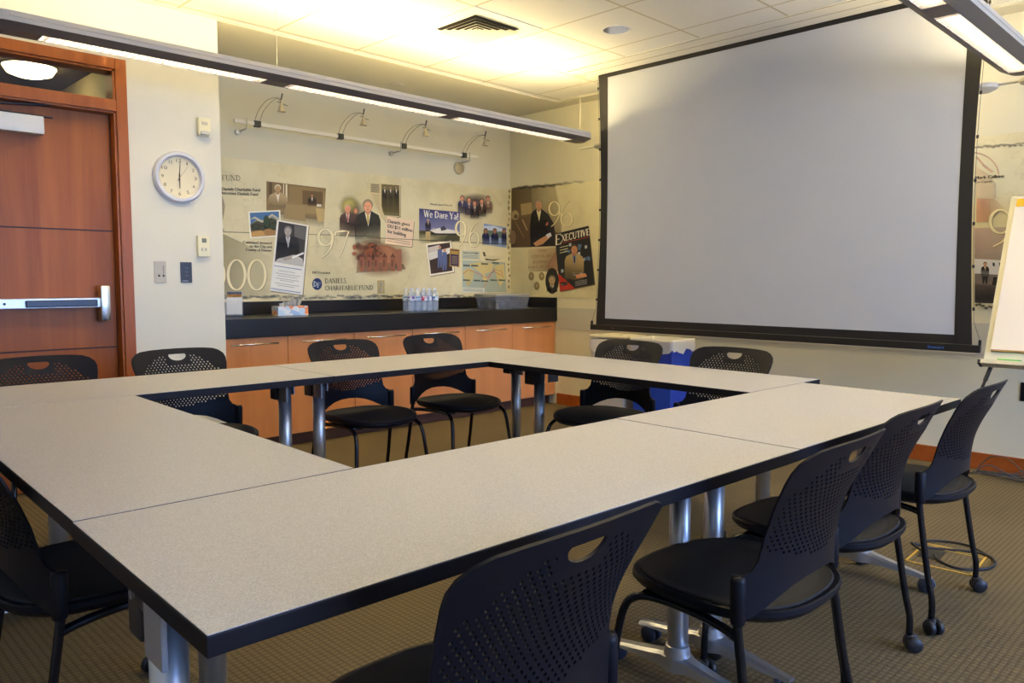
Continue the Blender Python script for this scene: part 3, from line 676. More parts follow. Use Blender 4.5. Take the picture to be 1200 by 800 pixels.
# ================================================================== MURALS
def lin(c, g=1.2): return tuple(min(.95, ((v/255)/12.92 if v/255 <= .04045 else ((v/255+.055)/1.055)**2.4)*g) for v in c)
class Pic:
    """a flat print; points are given where the photograph shows them and land on the wall plane"""
    def __init__(s, ax, conv, off=.004): s.bm = NB(); s.ly = s.bm.loops.layers.float_color.new('Ink'); s.ax = ax; s.cv = conv; s.off = off; s.n = 0
    def w(s, p, lift=0): q = s.cv(*p); return hit(q[0], q[1], s.ax, -(s.off+lift))
    def poly(s, pts, col, al=1, z=None):
        s.n += 1; lift = (z if z is not None else s.n)*.00008
        f = s.bm.faces.new([s.bm.verts.new(s.w(p, lift)) for p in pts])
        als = al if isinstance(al, (list, tuple)) else [al]*len(pts)
        cols = col if isinstance(col, list) else [col]*len(pts)
        for lp, a, c in zip(f.loops, als, cols): lp[s.ly] = (*lin(c), a)
        return s
    def blob(s, cx, cy, rx, ry, col, a=1, fe=.5, n=20, rot=0):
        s.n += 1; lift = s.n*.00008
        def P(k, r):
            t = 2*PI*k/n; x, y = rx*r*math.cos(t), ry*r*math.sin(t)
            return s.bm.verts.new(s.w((cx+x*math.cos(rot)-y*math.sin(rot), cy+x*math.sin(rot)+y*math.cos(rot)), lift))
        c = (*lin(col), a); e = (*lin(col), 0)
        inn = [P(k, 1-fe) for k in range(n)]; f = s.bm.faces.new(inn)
        for lp in f.loops: lp[s.ly] = c
        if fe > 0:
            out = [P(k, 1) for k in range(n)]
            for k in range(n):
                f = s.bm.faces.new((inn[k], inn[(k+1) % n], out[(k+1) % n], out[k]))
                for i, lp in enumerate(f.loops): lp[s.ly] = c if i < 2 else e
        return s
    def line(s, pts, ws, col, a=1):
        s.n += 1; lift = s.n*.00008; L_ = []; ws = ws if isinstance(ws, (list, tuple)) else [ws]*len(pts)
        for i, p in enumerate(pts):
            q0 = pts[max(0, i-1)]; q1 = pts[min(len(pts)-1, i+1)]; dx, dy = q1[0]-q0[0], q1[1]-q0[1]; l = math.hypot(dx, dy) or 1
            nx, ny = -dy/l*ws[i]/2, dx/l*ws[i]/2
            L_.append((s.bm.verts.new(s.w((p[0]+nx, p[1]+ny), lift)), s.bm.verts.new(s.w((p[0]-nx, p[1]-ny), lift))))
        for A, B in zip(L_, L_[1:]):
            f = s.bm.faces.new((A[0], A[1], B[1], B[0]))
            for lp in f.loops: lp[s.ly] = (*lin(col), a)
        return s
    def text(s, t, p0, p1, h, col=(52, 44, 28), bo=.00008):
        s.n += 1; a = s.w(p0, s.n*.00008); b = s.w(p1, s.n*.00008); u = s.w((p0[0], p0[1]-h), s.n*.00008)
        f0 = set(s.bm.faces); d_ = (b-a).normalized()*h*bo
        for k in (-1, 0, 1): text_on(s.bm, t, a+d_*k, b-a, u-a)
        for f in s.bm.faces:
            if f not in f0:
                for lp in f.loops: lp[s.ly] = (*lin(col), 1)
        return s
    def serif(s, t, p0, p1, h, col=(70, 60, 40), bold=1):
        adv = [GL[c][0] if c != ' ' else .35 for c in t]; tot = sum(adv); x = 0
        dx, dy = (p1[0]-p0[0])/tot, (p1[1]-p0[1])/tot
        for c, ad in zip(t, adv):
            if c != ' ':
                for pts, w in GL[c][1]:
                    s.line([(p0[0]+(x+q[0])*dx, p0[1]+(x+q[0])*dy-q[1]*h) for q in pts], w*h*bold, col); s.n -= 1
            x += ad
        s.n += 1; return s
    def man(s, cx, cy, r, suit, skin=(200, 140, 105), hair=(90, 70, 50), shirt=(225, 215, 195), tie=(120, 40, 40), body=5, wid=2.3, fd=.2):
        s.poly([(cx-.5*r, cy+.8*r), (cx+.5*r, cy+.8*r), (cx+wid*.85*r, cy+1.5*r), (cx+wid*r, cy+2.4*r), (cx+wid*r, cy+body*r), (cx-wid*r, cy+body*r), (cx-wid*r, cy+2.4*r), (cx-wid*.85*r, cy+1.5*r)], suit, [1, 1, 1, 1, fd, fd, 1, 1])
        s.poly([(cx-.5*r, cy+1.0*r), (cx+.5*r, cy+1.0*r), (cx+.08*r, cy+min(3.4, body-.6)*r)], shirt)
        if tie: s.poly([(cx-.14*r, cy+1.2*r), (cx+.14*r, cy+1.2*r), (cx+.2*r, cy+2.6*r), (cx+.02*r, cy+3.0*r), (cx-.1*r, cy+2.6*r)], tie)
        s.poly([(cx-.4*r, cy+.5*r), (cx+.4*r, cy+.5*r), (cx+.4*r, cy+1.2*r), (cx, cy+1.5*r), (cx-.4*r, cy+1.2*r)], tuple(int(v*.85) for v in skin))
        s.blob(cx, cy-.2*r, .86*r, .95*r, hair, fe=.08); s.blob(cx, cy+.12*r, .70*r, .92*r, skin, fe=.12)
        dk = tuple(int(v*.45) for v in skin)
        if r > 4:
            for q in (-.3, .3): s.blob(cx+q*r, cy-.02*r, .13*r, .08*r, dk, fe=.3, n=8)
            s.poly([(cx-.05*r, cy), (cx+.05*r, cy), (cx+.12*r, cy+.35*r), (cx-.08*r, cy+.35*r)], tuple(int(v*.8) for v in skin)); s.blob(cx, cy+.6*r, .28*r, .07*r, dk, fe=.3, n=8)
        return s
    def done(s, name, parent, label=None): return obj(name, s.bm, M_print, parent, label=label)
def arc(cx, cy, rx, ry, a0, a1, n=10): return [(cx+rx*math.cos(math.radians(a0+(a1-a0)*i/n)), cy+ry*math.sin(math.radians(a0+(a1-a0)*i/n))) for i in range(n+1)]
K, k_ = .15, .06
def V(x, y0=0, y1=1, w=K): return ([(x, y0), (x, y1)], w)
def sf(x, y, l=.13): return ([(x-l, y), (x+l, y)], k_)
GL = {'D': (.86, [V(.14), sf(.12, .03), sf(.12, .97), (arc(.2, .5, .5, .47, 90, -90), .11)]),
 'A': (.80, [([(.06, 0), (.38, 1)], k_), ([(.36, 1), (.70, 0)], K), ([(.17, .35), (.58, .35)], k_), sf(.06, .03), sf(.70, .03)]),
 'N': (.88, [V(.12, w=k_), ([(.12, 1), (.70, 0)], K), V(.70, w=k_), sf(.12, .03), sf(.10, .97), sf(.70, .97)]),
 'I': (.40, [V(.18), sf(.18, .03), sf(.18, .97)]),
 'E': (.72, [V(.14), ([(.05, .97), (.60, .97)], k_), ([(.05, .03), (.62, .03)], k_), ([(.14, .52), (.48, .52)], k_), V(.60, .8, 1, k_), V(.62, 0, .2, k_)]),
 'L': (.68, [V(.14), sf(.14, .97), ([(.03, .03), (.60, .03)], k_), V(.60, 0, .2, k_)]),
 'S': (.62, [(arc(.28, .73, .2, .24, 30, 250)+arc(.28, .25, .22, .24, 70, -160), .11)]),
 'C': (.80, [(arc(.42, .5, .34, .48, 45, 315, 14), .11), V(.68, .7, .95, k_)]),
 'H': (.88, [V(.14), V(.68), ([(.14, .5), (.68, .5)], k_)]+[sf(x, y) for x in (.14, .68) for y in (.03, .97)]),
 'R': (.80, [V(.14), (arc(.2, .74, .3, .24, 90, -90), .1), ([(.3, .5), (.68, .02)], .13), sf(.14, .03), sf(.12, .97)]),
 'T': (.74, [V(.35), ([(.04, .97), (.66, .97)], k_), V(.04, .8, 1, k_), V(.66, .8, 1, k_), sf(.35, .03)]),
 'B': (.74, [V(.14), (arc(.2, .75, .27, .23, 90, -90), .1), (arc(.2, .26, .33, .25, 90, -90), .1), sf(.12, .03), sf(.12, .97)]),
 'F': (.66, [V(.14), ([(.05, .97), (.58, .97)], k_), ([(.14, .52), (.45, .52)], k_), V(.58, .8, 1, k_), sf(.14, .03)]),
 'U': (.86, [V(.14, .3, 1), (arc(.40, .3, .26, .28, 180, 360), .1), V(.66, .3, 1, k_), sf(.14, .97), sf(.66, .97)]),
 'O': (.86, [(arc(.42, .5, .34, .47, 0, 360, 18), .11)]), 'M': (1.0, [V(.1, w=k_), ([(.1, 1), (.46, .1)], K), ([(.46, .1), (.80, 1)], k_), V(.82), sf(.1, .03), sf(.82, .03)]),
 'X': (.80, [([(.08, 1), (.68, 0)], K), ([(.68, 1), (.08, 0)], k_), sf(.1, .97), sf(.68, .03), sf(.08, .03), sf(.68, .97)]),
 'V': (.80, [([(.06, 1), (.36, 0)], K), ([(.36, 0), (.66, 1)], k_), sf(.06, .97), sf(.66, .97)]),
 'W': (1.1, [([(.05, 1), (.30, 0)], K), ([(.30, 0), (.52, 1)], k_), ([(.50, 1), (.74, 0)], K), ([(.74, 0), (.98, 1)], k_), sf(.05, .97), sf(.98, .97)]),
 'Y': (.78, [([(.06, 1), (.36, .45)], K), ([(.66, 1), (.36, .45)], k_), V(.36, 0, .45), sf(.06, .97), sf(.66, .97), sf(.36, .03)]),
 'e': (.56, [(arc(.26, .33, .2, .32, 0, 320, 12), .1), ([(.08, .36), (.46, .36)], k_)]),
 'a': (.56, [(arc(.24, .2, .17, .18, 0, 360, 12), .09), (arc(.22, .48, .18, .17, 150, 0), .08), V(.42, 0, .5, .13)]),
 'r': (.46, [V(.14, 0, .66), (arc(.26, .48, .14, .14, 150, 40, 5), .1), sf(.14, .03, .1)]),
 '!': (.34, [V(.16, .3, 1), V(.16, 0, .12)]), '1': (.5, [V(.22), sf(.22, .03)]), '9': (.6, [(arc(.28, .68, .2, .28, 0, 360, 12), .1), (arc(.1, .6, .38, .6, 20, -70), .1)]), '6': (.6, [(arc(.28, .3, .2, .28, 0, 360, 12), .1), (arc(.5, .38, .42, .58, 190, 110), .1)])}
CRM, CSH = (226, 216, 176), (120, 108, 76)
def num_ring(P, cx, cy, rx, ry, w, col, rot=0):
    pts = [(cx+rx*math.cos(t)*math.cos(rot)-ry*math.sin(t)*math.sin(rot), cy+rx*math.cos(t)*math.sin(rot)+ry*math.sin(t)*math.cos(rot)) for t in [2*PI*i/28 for i in range(29)]]
    P.line(pts, [w*(.5+.5*abs(math.cos(2*PI*i/28))) for i in range(29)], col)
def numeral(ax, conv, kind, cx, cy, rx, ry, w, tail=None, parent=None):
    P = Pic(ax, conv, .0075)
    for dx, dy, wd, col in ((1.5, 1.5, w*1.12, CSH), (-.8, -.8, w*1.15, (170, 158, 118)), (0, 0, w, CRM)):
        if kind in '069': num_ring(P, cx+dx, cy+dy, rx, ry, wd, col)
        if tail:
            t = [(x+dx, y+dy) for x, y in tail]; n = len(t)
            P.line(t, [wd*(.95-.6*i/(n-1)) for i in range(n)], col)
    return P.done('numeral', parent)
cA_ = lambda x, y: (250+x/4.21, 170+y/4.21)
cB_ = lambda x, y: (430+x/4.705, 190+y/4.705)
cC_ = lambda x, y: (580+x/5, 190+y/5)
cD_ = lambda x, y: (1120+x/6.15, 130+y/6.15)
cE_ = lambda x, y: (1000+x/3.2, 200+y/3.2)
def wavy(n, x0, x1, z, amp, seed):
    r = random.Random(seed); return [(x0+(x1-x0)*i/n, z+r.uniform(-amp, amp)) for i in range(n+1)]

mu = thing('wall_mural', 'wide parchment photo mural above the black counter on the alcove wall', 'mural', (-1.64, 0, 1.01))
b = NB(); box(b, -1.64, 1.638, -.0035, 0, 0, 1.047); obj('backing', b, M_parch, mu)
mu.location = (-1.64, 0, 1.01)
def keep(o, root):      # children made in world coordinates
    o.matrix_parent_inverse = Matrix.Translation(-Vector(root.location)); return o
mchild = []
P = Pic('y', cA_)       # faint panels and stains
P.poly([(36, 425), (820, 448), (820, 452), (36, 430)], (120, 110, 70), .5)
P.poly([(36, 432), (160, 490), (300, 560), (300, 750), (36, 760)], (150, 138, 95), [.5, .3, 0, 0, .5])
P.poly([(36, 230), (60, 300), (40, 400), (60, 425), (36, 425)], (90, 60, 40), [.6, .2, .6, .1, .7])
for i in range(46):
    r_ = random.Random(i); x = 60+i*18; P.blob(x, 752+r_.uniform(-10, 6), r_.uniform(10, 30), r_.uniform(4, 14), (110, 112, 108) if i % 2 else (150, 148, 130), r_.uniform(.3, .7), .7, 9)
mchild.append(P.done('parchment_stain', mu))
P = Pic('y', cB_)
for i in range(40):
    r_ = random.Random(i+70); x = 10+i*16; P.blob(x, 742+r_.uniform(-10, 4), r_.uniform(10, 30), r_.uniform(4, 12), (110, 116, 112) if i % 2 else (150, 148, 130), r_.uniform(.3, .8), .7, 9)
P.poly([(0, 412), (780, 450), (780, 455), (0, 417)], (120, 110, 70), .5)
for i in range(18):
    r_ = random.Random(i+170); P.blob(784+r_.uniform(-5, 3), 160+i*31, r_.uniform(4, 8), r_.uniform(8, 20), (120, 92, 50), .7, .6, 8)
mchild.append(P.done('parchment_stain', mu))
P = Pic('y', cA_, .005)
P.serif('FUND', (42, 174), (136, 176), 27, (105, 98, 70))
P.text('Daniels Charitable Fund', (42, 222), (230, 229), 15); P.text('becomes Daniels Fund', (42, 242), (220, 250), 15)
P.text('Cableland donated', (146, 485), (288, 489), 13); P.text('to the City and', (180, 504), (288, 508), 13); P.text('County of Denver', (160, 521), (288, 526), 13)
P.text('Bill Founded', (490, 633), (575, 635), 12)
P.serif('DANIELS', (551, 682), (657, 680), 24, (74, 68, 48)); P.serif('CHARITABLE FUND', (550, 716), (790, 713), 22, (74, 68, 48))
mchild.append(P.done('caption', mu))
P = Pic('y', cA_, .005); P.blob(512, 685, 25, 30, (22, 44, 92), fe=.04, n=28); P.serif('D', (494, 698), (512, 698), 26, (200, 205, 205)); P.serif('F', (511, 702), (532, 702), 24, (200, 205, 205)); mchild.append(P.done('round_emblem', mu))
P = Pic('y', cA_, .0045)   # sepia meeting picture
P.poly([(262, 178), (556, 213), (548, 340), (262, 320)], [(110, 88, 50), (128, 104, 62), (150, 130, 88), (120, 98, 60)]); P.poly([(262, 320), (548, 340), (545, 410), (335, 390), (262, 345)], (140, 118, 78), [1, 1, 0, 0, .3])
P.poly([(275, 182), (290, 184), (290, 270), (275, 268)], (80, 62, 34)); P.poly([(345, 190), (365, 193), (365, 280), (345, 278)], (215, 205, 165)); P.poly([(350, 190), (356, 191), (356, 278), (350, 278)], (80, 62, 34))
P.poly([(375, 200), (520, 215), (520, 300), (375, 290)], (135, 112, 70)); P.poly([(440, 222), (540, 232), (540, 300), (440, 290)], (98, 76, 42))
P.man(318, 215, 20, (168, 146, 105), (175, 140, 95), (200, 190, 160), tie=None, body=5); P.man(487, 248, 9, (52, 40, 24), (160, 120, 80), (60, 46, 30), tie=None, body=6)
P.poly([(505, 310), (548, 314), (545, 380), (515, 378)], (185, 160, 105)); P.poly([(512, 290), (535, 293), (532, 304), (510, 302)], (220, 215, 190)); P.poly([(360, 290), (450, 300), (455, 375), (345, 360)], (160, 138, 95), .8)
mchild.append(P.done('sepia_photo_print', mu))
P = Pic('y', cA_, .0055)    # house picture with white border
P.poly([(170, 327), (330, 320), (336, 449), (181, 461)], (228, 224, 205)); P.poly([(180, 334), (323, 327), (328, 443), (189, 453)], (62, 104, 150))
P.poly([(182, 392), (215, 368), (250, 378), (285, 352), (324, 372), (328, 443), (189, 453)], (58, 56, 36)); P.poly([(184, 392), (215, 368), (250, 378), (285, 352), (324, 372), (324, 376), (285, 357), (250, 384), (215, 373)], (150, 146, 120))
P.poly([(187, 425), (328, 405), (328, 443), (189, 453)], (150, 112, 60)); P.poly([(182, 366), (205, 352), (240, 372), (290, 338), (324, 360), (324, 372), (290, 350), (240, 382), (205, 362)], (176, 172, 150)); P.blob(262, 378, 18, 36, (34, 58, 30), fe=.3); P.blob(300, 400, 26, 22, (44, 54, 30), fe=.3); P.blob(212, 402, 24, 16, (40, 48, 28), fe=.3); P.blob(240, 410, 20, 14, (52, 60, 34), fe=.3); P.poly([(187, 432), (240, 420), (260, 447), (189, 453)], (178, 138, 78))
mchild.append(P.done('house_photo_print', mu))
P = Pic('y', cA_, .0062)    # tall card
P.poly([(316, 372), (474, 400), (444, 743), (284, 723)], CSH); P.poly([(314, 368), (471, 396), (440, 739), (280, 718)], (226, 224, 214)); P.poly([(323, 376), (461, 401), (443, 598), (303, 576)], (48, 46, 44))
P.poly([(400, 395), (461, 405), (455, 470), (400, 450)], (96, 94, 90)); P.man(368, 425, 24, (22, 22, 24), (168, 160, 150), (120, 118, 116), (205, 205, 205), (150, 150, 155), body=6)
P.poly([(320, 560), (400, 540), (440, 560), (445, 597), (303, 576)], (180, 178, 172)); P.poly([(340, 555), (385, 545), (395, 560), (350, 572)], (160, 150, 142)); P.line([(388, 556), (445, 532)], 9, (225, 225, 220))
P.line([(300, 594), (436, 615)], 3, (70, 90, 150)); P.line([(284, 706), (430, 728)], 3, (70, 90, 150))
for i, ln in enumerate(((325, 405), (310, 430), (318, 418), (308, 425), (330, 400), (305, 425), (318, 402))): P.line([(ln[0]-2, 618+i*12), (ln[1]-2, 618+i*12+(ln[1]-ln[0])*.15)], 3, (168, 166, 160))
mchild.append(P.done('portrait_card_print', mu))
P = Pic('y', cA_, .0045)    # two men and the red building
P.blob(672, 300, 58, 60, (178, 168, 90), .9, .7); P.blob(700, 370, 90, 95, (96, 78, 58), .75, .75); P.man(663, 315, 20, (70, 48, 44), (205, 140, 110), (190, 160, 130), tie=(170, 60, 70), body=7, wid=2); P.man(762, 300, 30, (40, 38, 30), (222, 158, 122), (140, 126, 100), tie=(170, 150, 60), body=6.2, wid=2.1); P.blob(702, 325, 12, 18, (200, 130, 100), .9, .4)
mchild.append(P.done('portrait_photo_print', mu))
P = Pic('y', cB_, .0050)
P.blob(78, 528, 170, 115, (164, 112, 80), .9, .6); P.blob(20, 500, 95, 75, (142, 84, 56), .7, .7); r_ = random.Random(5)
for i in range(16): P.blob(r_.uniform(-70, 70), r_.uniform(450, 530), r_.uniform(12, 30), r_.uniform(10, 24), (112, 66, 40) if i % 2 else (158, 88, 52), .7, .6, 9)
P.poly([(-50, 545), (200, 560), (215, 590), (-60, 610)], (150, 106, 80), .5); 
for x in (-40, 0, 40, 85, 130, 165): P.poly([(x, 520), (x+26, 522), (x+26, 600), (x, 600)], (140, 92, 70), .8); P.poly([(x+6, 540), (x+12, 540), (x+12, 575), (x+6, 575)], (60, 30, 26)); P.poly([(x-2, 522), (x+13, 500), (x+28, 524)], (84, 44, 36))
P.poly([(165, 478), (190, 480), (192, 600), (165, 600)], (140, 92, 70)); mchild.append(P.done('building_photo_print', mu))
P = Pic('y', cB_, .0045)    # newspaper clipping
P.poly([(18, 114), (187, 128), (187, 302), (108, 334), (78, 300), (50, 235), (16, 175)], CSH); P.poly([(16, 112), (185, 125), (185, 298), (106, 330), (76, 296), (48, 230), (14, 172)], (196, 180, 138)); P.poly([(80, 120), (178, 128), (180, 298), (95, 292), (80, 240)], (110, 100, 62))
for x, c in ((98, (50, 44, 28)), (130, (66, 58, 38)), (162, (46, 42, 28))): P.man(x, 138, 10, c, (150, 130, 90), (60, 50, 34), tie=None, body=14, wid=1.5)
for i in range(6): P.line([(22, 122+i*8), (68, 126+i*8)], 4, (84, 76, 52))
for i in range(9): P.line([(30+i*4, 178+i*10), (70, 182+i*10)], 2.5, (150, 138, 104))
mchild.append(P.done('newspaper_print', mu))
P = Pic('y', cB_, .0055)
P.poly([(114, 301), (263, 329), (251, 472), (102, 452)], CSH); P.poly([(112, 298), (260, 325), (248, 468), (100, 448)], (224, 200, 172))
P.text('Daniels gives', (116, 333), (236, 353), 19, (50, 44, 38)); P.text('DU $11 million', (115, 360), (250, 385), 19, (50, 44, 38)); P.text('for building', (114, 389), (215, 409), 19, (50, 44, 38))
for i in range(2): P.line([(110, 420+i*12), (238, 442+i*12)], 3, (140, 122, 104))
mchild.append(P.done('headline_print', mu))
P = Pic('y', cB_, .0045)
P.text('World Speed Record', (348, 236), (470, 243), 11, (90, 84, 56))
P.poly([(288, 255), (512, 275), (512, 385), (288, 375)], [(44, 46, 100), (52, 54, 112), (120, 124, 160), (110, 112, 150)]); P.poly([(288, 375), (512, 385), (512, 435), (400, 436), (300, 450), (288, 430)], (72, 70, 44), [1, 1, 1, .7, .1, .2])
P.poly([(345, 375), (400, 362), (500, 378), (512, 392), (380, 392)], (214, 210, 200)); P.poly([(365, 360), (380, 375), (362, 376)], (190, 186, 180)); P.poly([(405, 362), (425, 350), (440, 372), (410, 378)], (60, 60, 70)); P.poly([(350, 390), (512, 396), (512, 404), (352, 398)], (40, 38, 34))
P.man(337, 322, 8, (28, 26, 36), (190, 140, 105), (200, 190, 180), tie=(120, 30, 40), body=8, wid=1.9); P.poly([(324, 382), (350, 382), (348, 440), (340, 440), (337, 400), (332, 440), (322, 440)], (176, 156, 108))
mchild.append(P.done('jet_photo_print', mu))
P = Pic('y', cB_, .0062); P.serif('We Dare Ya!', (314, 301), (506, 318), 37, (232, 228, 214), 1.1); mchild.append(P.done('print_title', mu))
P = Pic('y', cB_, .0045)    # five men
P.blob(595, 245, 112, 80, (96, 76, 70), .9, .6)
for x, y, c in ((525, 198, (48, 50, 82)), (563, 208, (54, 52, 78)), (668, 200, (120, 92, 74)), (633, 215, (58, 40, 32)), (594, 226, (34, 30, 34))): P.man(x, y, 14, c, (205, 142, 110), (70, 54, 44), body=6, wid=1.7)
mchild.append(P.done('group_photo_print', mu))
P = Pic('y', cB_, .0052)
P.poly([(645, 337), (770, 360), (768, 472), (640, 451)], (130, 150, 190)); P.poly([(643, 372), (690, 362), (720, 385), (769, 372), (769, 420), (642, 410)], (92, 110, 96)); P.poly([(642, 352), (700, 350), (769, 375), (769, 385), (642, 372)], (190, 200, 215))
for x in (655, 705, 756): P.man(x, 378, 13, (22, 26, 66), (160, 110, 80), (20, 22, 44), shirt=(28, 34, 80), tie=None, body=6.2 if x < 750 else 6.5, wid=1.6 if x < 750 else 1.1)
mchild.append(P.done('pilots_photo_print', mu))
P = Pic('y', cB_, .0055)
P.poly([(328, 454), (468, 436), (485, 609), (350, 632)], CSH); P.poly([(325, 450), (465, 432), (482, 605), (347, 628)], (226, 220, 200)); P.poly([(335, 458), (457, 442), (472, 598), (353, 616)], (60, 44, 40)); P.poly([(338, 470), (400, 455), (400, 480), (345, 520)], (200, 190, 180)); P.poly([(340, 500), (460, 470), (462, 500), (346, 540)], (224, 220, 210), .9)
for x, y in ((402, 480), (428, 495)): P.poly([(x-12, y), (x+12, y), (x+14, y+50), (x+10, y+100), (x+2, y+100), (x, y+60), (x-4, y+102), (x-12, y+102)], (84, 98, 140)); P.blob(x, y-10, 8, 10, (190, 140, 110), fe=.1, n=10)
mchild.append(P.done('framed_jet_print', mu))
P = Pic('y', cB_, .0062)
P.poly([(457, 474), (511, 480), (510, 579), (456, 573)], (176, 140, 60)); P.poly([(461, 480), (506, 485), (505, 573), (461, 568)], (44, 34, 84)); P.poly([(463, 486), (504, 490), (503, 510), (463, 506)], (176, 140, 60))
for i in range(6): P.line([(467, 518+i*8), (500, 521+i*8)], 3, (150, 130, 90))
mchild.append(P.done('plaque_print', mu))
P = Pic('y', cB_, .0045)    # route map
P.poly([(525, 540), (762, 552), (768, 716), (526, 718)], (182, 194, 178), [.9, .7, .6, .9])
for pts in (((528, 600), (560, 582), (590, 600), (585, 640), (560, 690), (540, 650)), ((560, 560), (640, 548), (700, 560), (690, 600), (640, 620), (600, 590)), ((700, 570), (755, 560), (762, 640), (735, 690), (715, 640)), ((640, 610), (665, 640), (655, 670), (640, 650))): P.poly(list(pts), (206, 190, 130), .95)
P.line([(530, 615), (560, 592), (610, 612), (660, 640), (700, 600), (740, 625)], 3, (190, 80, 70)); P.line([(645, 690), (670, 640), (700, 590), (740, 600), (752, 640)], 2.5, (190, 90, 80))
for x, y in ((530, 574), (575, 575), (630, 565), (690, 560), (530, 655), (588, 657), (630, 660), (680, 655), (725, 655)): P.poly([(x, y-10), (x+38, y-8), (x+38, y), (x, y-1)], (84, 98, 86))
P.poly([(524, 487), (622, 492), (622, 536), (524, 534)], (186, 190, 170)); P.text('Twelve record flights', (528, 502), (615, 506), 9, (60, 62, 52)); 
for i in range(3): P.line([(528, 512+i*7), (612, 516+i*7)], 2, (130, 132, 118))
P.poly([(527, 690), (648, 694), (648, 718), (526, 718)], (206, 208, 194))
for i in range(2): P.line([(531, 699+i*9), (640, 702+i*9)], 2.5, (110, 112, 104))
P.poly([(640, 496), (655, 500), (662, 514), (765, 520), (765, 528), (690, 534), (650, 526)], (206, 196, 160)); P.poly([(650, 530), (690, 536), (740, 532), (700, 544), (655, 540)], (90, 78, 50)); P.poly([(638, 494), (650, 496), (655, 518), (645, 520)], (80, 70, 50))
mchild.append(P.done('route_map_print', mu))
for a in (('0', 115, 640, 42, 74, 14), ('0', 215, 640, 42, 74, 14), ('0', 12, 640, 42, 74, 14)): mchild.append(numeral('y', cA_, *a, parent=mu))
mchild.append(numeral('y', cA_, '9', 553, 455, 35, 40, 13, [(588, 440), (588, 475), (580, 505), (560, 535), (532, 558)], parent=mu))
mchild.append(numeral('y', cA_, '7', 0, 0, 0, 0, 13, [(620, 557), (640, 510), (668, 425), (640, 424), (604, 428), (600, 445)][::-1], parent=mu))
mchild.append(numeral('y', cB_, '9', 517, 365, 26, 40, 11, [(543, 350), (544, 390), (537, 420), (524, 445), (505, 466)], parent=mu))
mchild.append(numeral('y', cB_, '6', 590, 425, 26, 40, 11, [(564, 440), (565, 400), (575, 370), (590, 345), (610, 330)], parent=mu))
for o in mchild: keep(o, mu)

mr = thing('wall_mural', 'parchment photo mural on the right wall running behind the lowered screen', 'mural', (0, -2.45, 1.01)); mchild = []
b = NB(); box(b, -.0035, 0, -2.45, 2.446, 0, 1.047); obj('backing', b, M_parch, mr)
P = Pic('x', cC_)
P.poly([(97, 158), (350, 128), (390, 300), (390, 490), (95, 500)], [(70, 56, 34), (140, 120, 78), (150, 132, 88), (150, 130, 88), (96, 74, 46)], [1, .3, .2, .6, 1])
for i in range(26):
    r_ = random.Random(i+9); P.blob(110+i*16, 152-i*1.6+r_.uniform(-3, 8), r_.uniform(14, 30), r_.uniform(5, 13), (84, 72, 48), max(.1, .8-i*.025), .7, 9)
P.poly([(95, 330), (200, 320), (215, 400), (215, 497), (95, 500)], (84, 64, 42)); P.line([(160, 335), (190, 400)], 8, (150, 128, 92)); P.line([(120, 350), (170, 440)], 6, (120, 98, 66)); P.blob(105, 440, 22, 48, (140, 112, 84), .9, .2); P.blob(118, 310, 28, 36, (160, 140, 100), .9, .3); P.blob(122, 318, 14, 16, (88, 70, 44), .9, .4)
P.poly([(150, 245), (215, 235), (220, 300), (155, 312)], (150, 130, 90))
P.poly([(215, 300), (255, 285), (310, 300), (345, 360), (360, 490), (210, 496), (203, 380)], (24, 20, 20)); P.man(257, 250, 28, (24, 20, 20), (190, 140, 105), (150, 140, 120), tie=(196, 186, 130), body=7, wid=1.7)
P.poly([(262, 450), (320, 418), (332, 432), (280, 480), (240, 492), (225, 475)], (190, 140, 105)); P.poly([(298, 425), (325, 412), (333, 430), (310, 445)], (205, 205, 215)); P.poly([(300, 355), (312, 350), (310, 368), (298, 372)], (190, 110, 90))
mchild.append(P.done('seated_man_print', mr, 'sepia print of a man in a dark suit on a sofa'))
P = Pic('x', cC_, .0045); P.poly([(195, 510), (372, 500), (372, 640), (195, 640)], (176, 128, 100), [.1, .5, .7, .1])
P.serif('1996', (250, 526), (302, 524), 13, (104, 76, 56)); P.serif('COLORADO', (214, 560), (345, 553), 14, (104, 76, 56)); P.serif('BUSINESS', (225, 593), (337, 586), 14, (104, 76, 56)); P.serif('HALL OF FAME', (195, 622), (357, 614), 14, (104, 76, 56))
mchild.append(P.done('caption', mr))
P = Pic('x', cC_, .0052)
for x, y in ((213, 668), (274, 668), (245, 725)): P.blob(x, y, 17, 26, (150, 128, 88), .9, .2); P.blob(x, y-2, 9, 14, (186, 162, 120), .9, .3)
P.blob(335, 695, 40, 78, (26, 22, 18), fe=.05, n=28); P.man(334, 690, 27, (30, 26, 24), (178, 150, 110), (110, 98, 78), tie=(50, 44, 40), body=2.6, wid=1.2)
mchild.append(P.done('oval_portrait_print', mr))
P = Pic('x', cC_, .0060)
P.poly([(354, 424), (552, 376), (589, 720), (384, 760)], CSH); P.poly([(350, 420), (548, 372), (585, 715), (380, 755)], (20, 22, 24))
r_ = random.Random(3)
for i in range(22):
    x, y = r_.uniform(385, 545), r_.uniform(470, 660); P.poly([(x, y), (x+14, y-3), (x+15, y+15), (x+1, y+18)], (90, 120, 160) if i % 3 else (190, 200, 210), .8)
P.man(465, 510, 28, (166, 142, 96), (186, 128, 92), (70, 50, 34), (120, 140, 180), (30, 34, 60), body=6.4, wid=2.0); P.poly([(470, 660), (530, 650), (540, 670), (480, 682)], (186, 128, 92))
P.poly([(372, 652), (470, 740), (380, 756)], (176, 40, 26)); P.poly([(383, 705), (425, 700), (427, 718), (385, 724)], (20, 20, 20)); P.text('INSIDE', (388, 720), (424, 714), 9, (214, 206, 190))
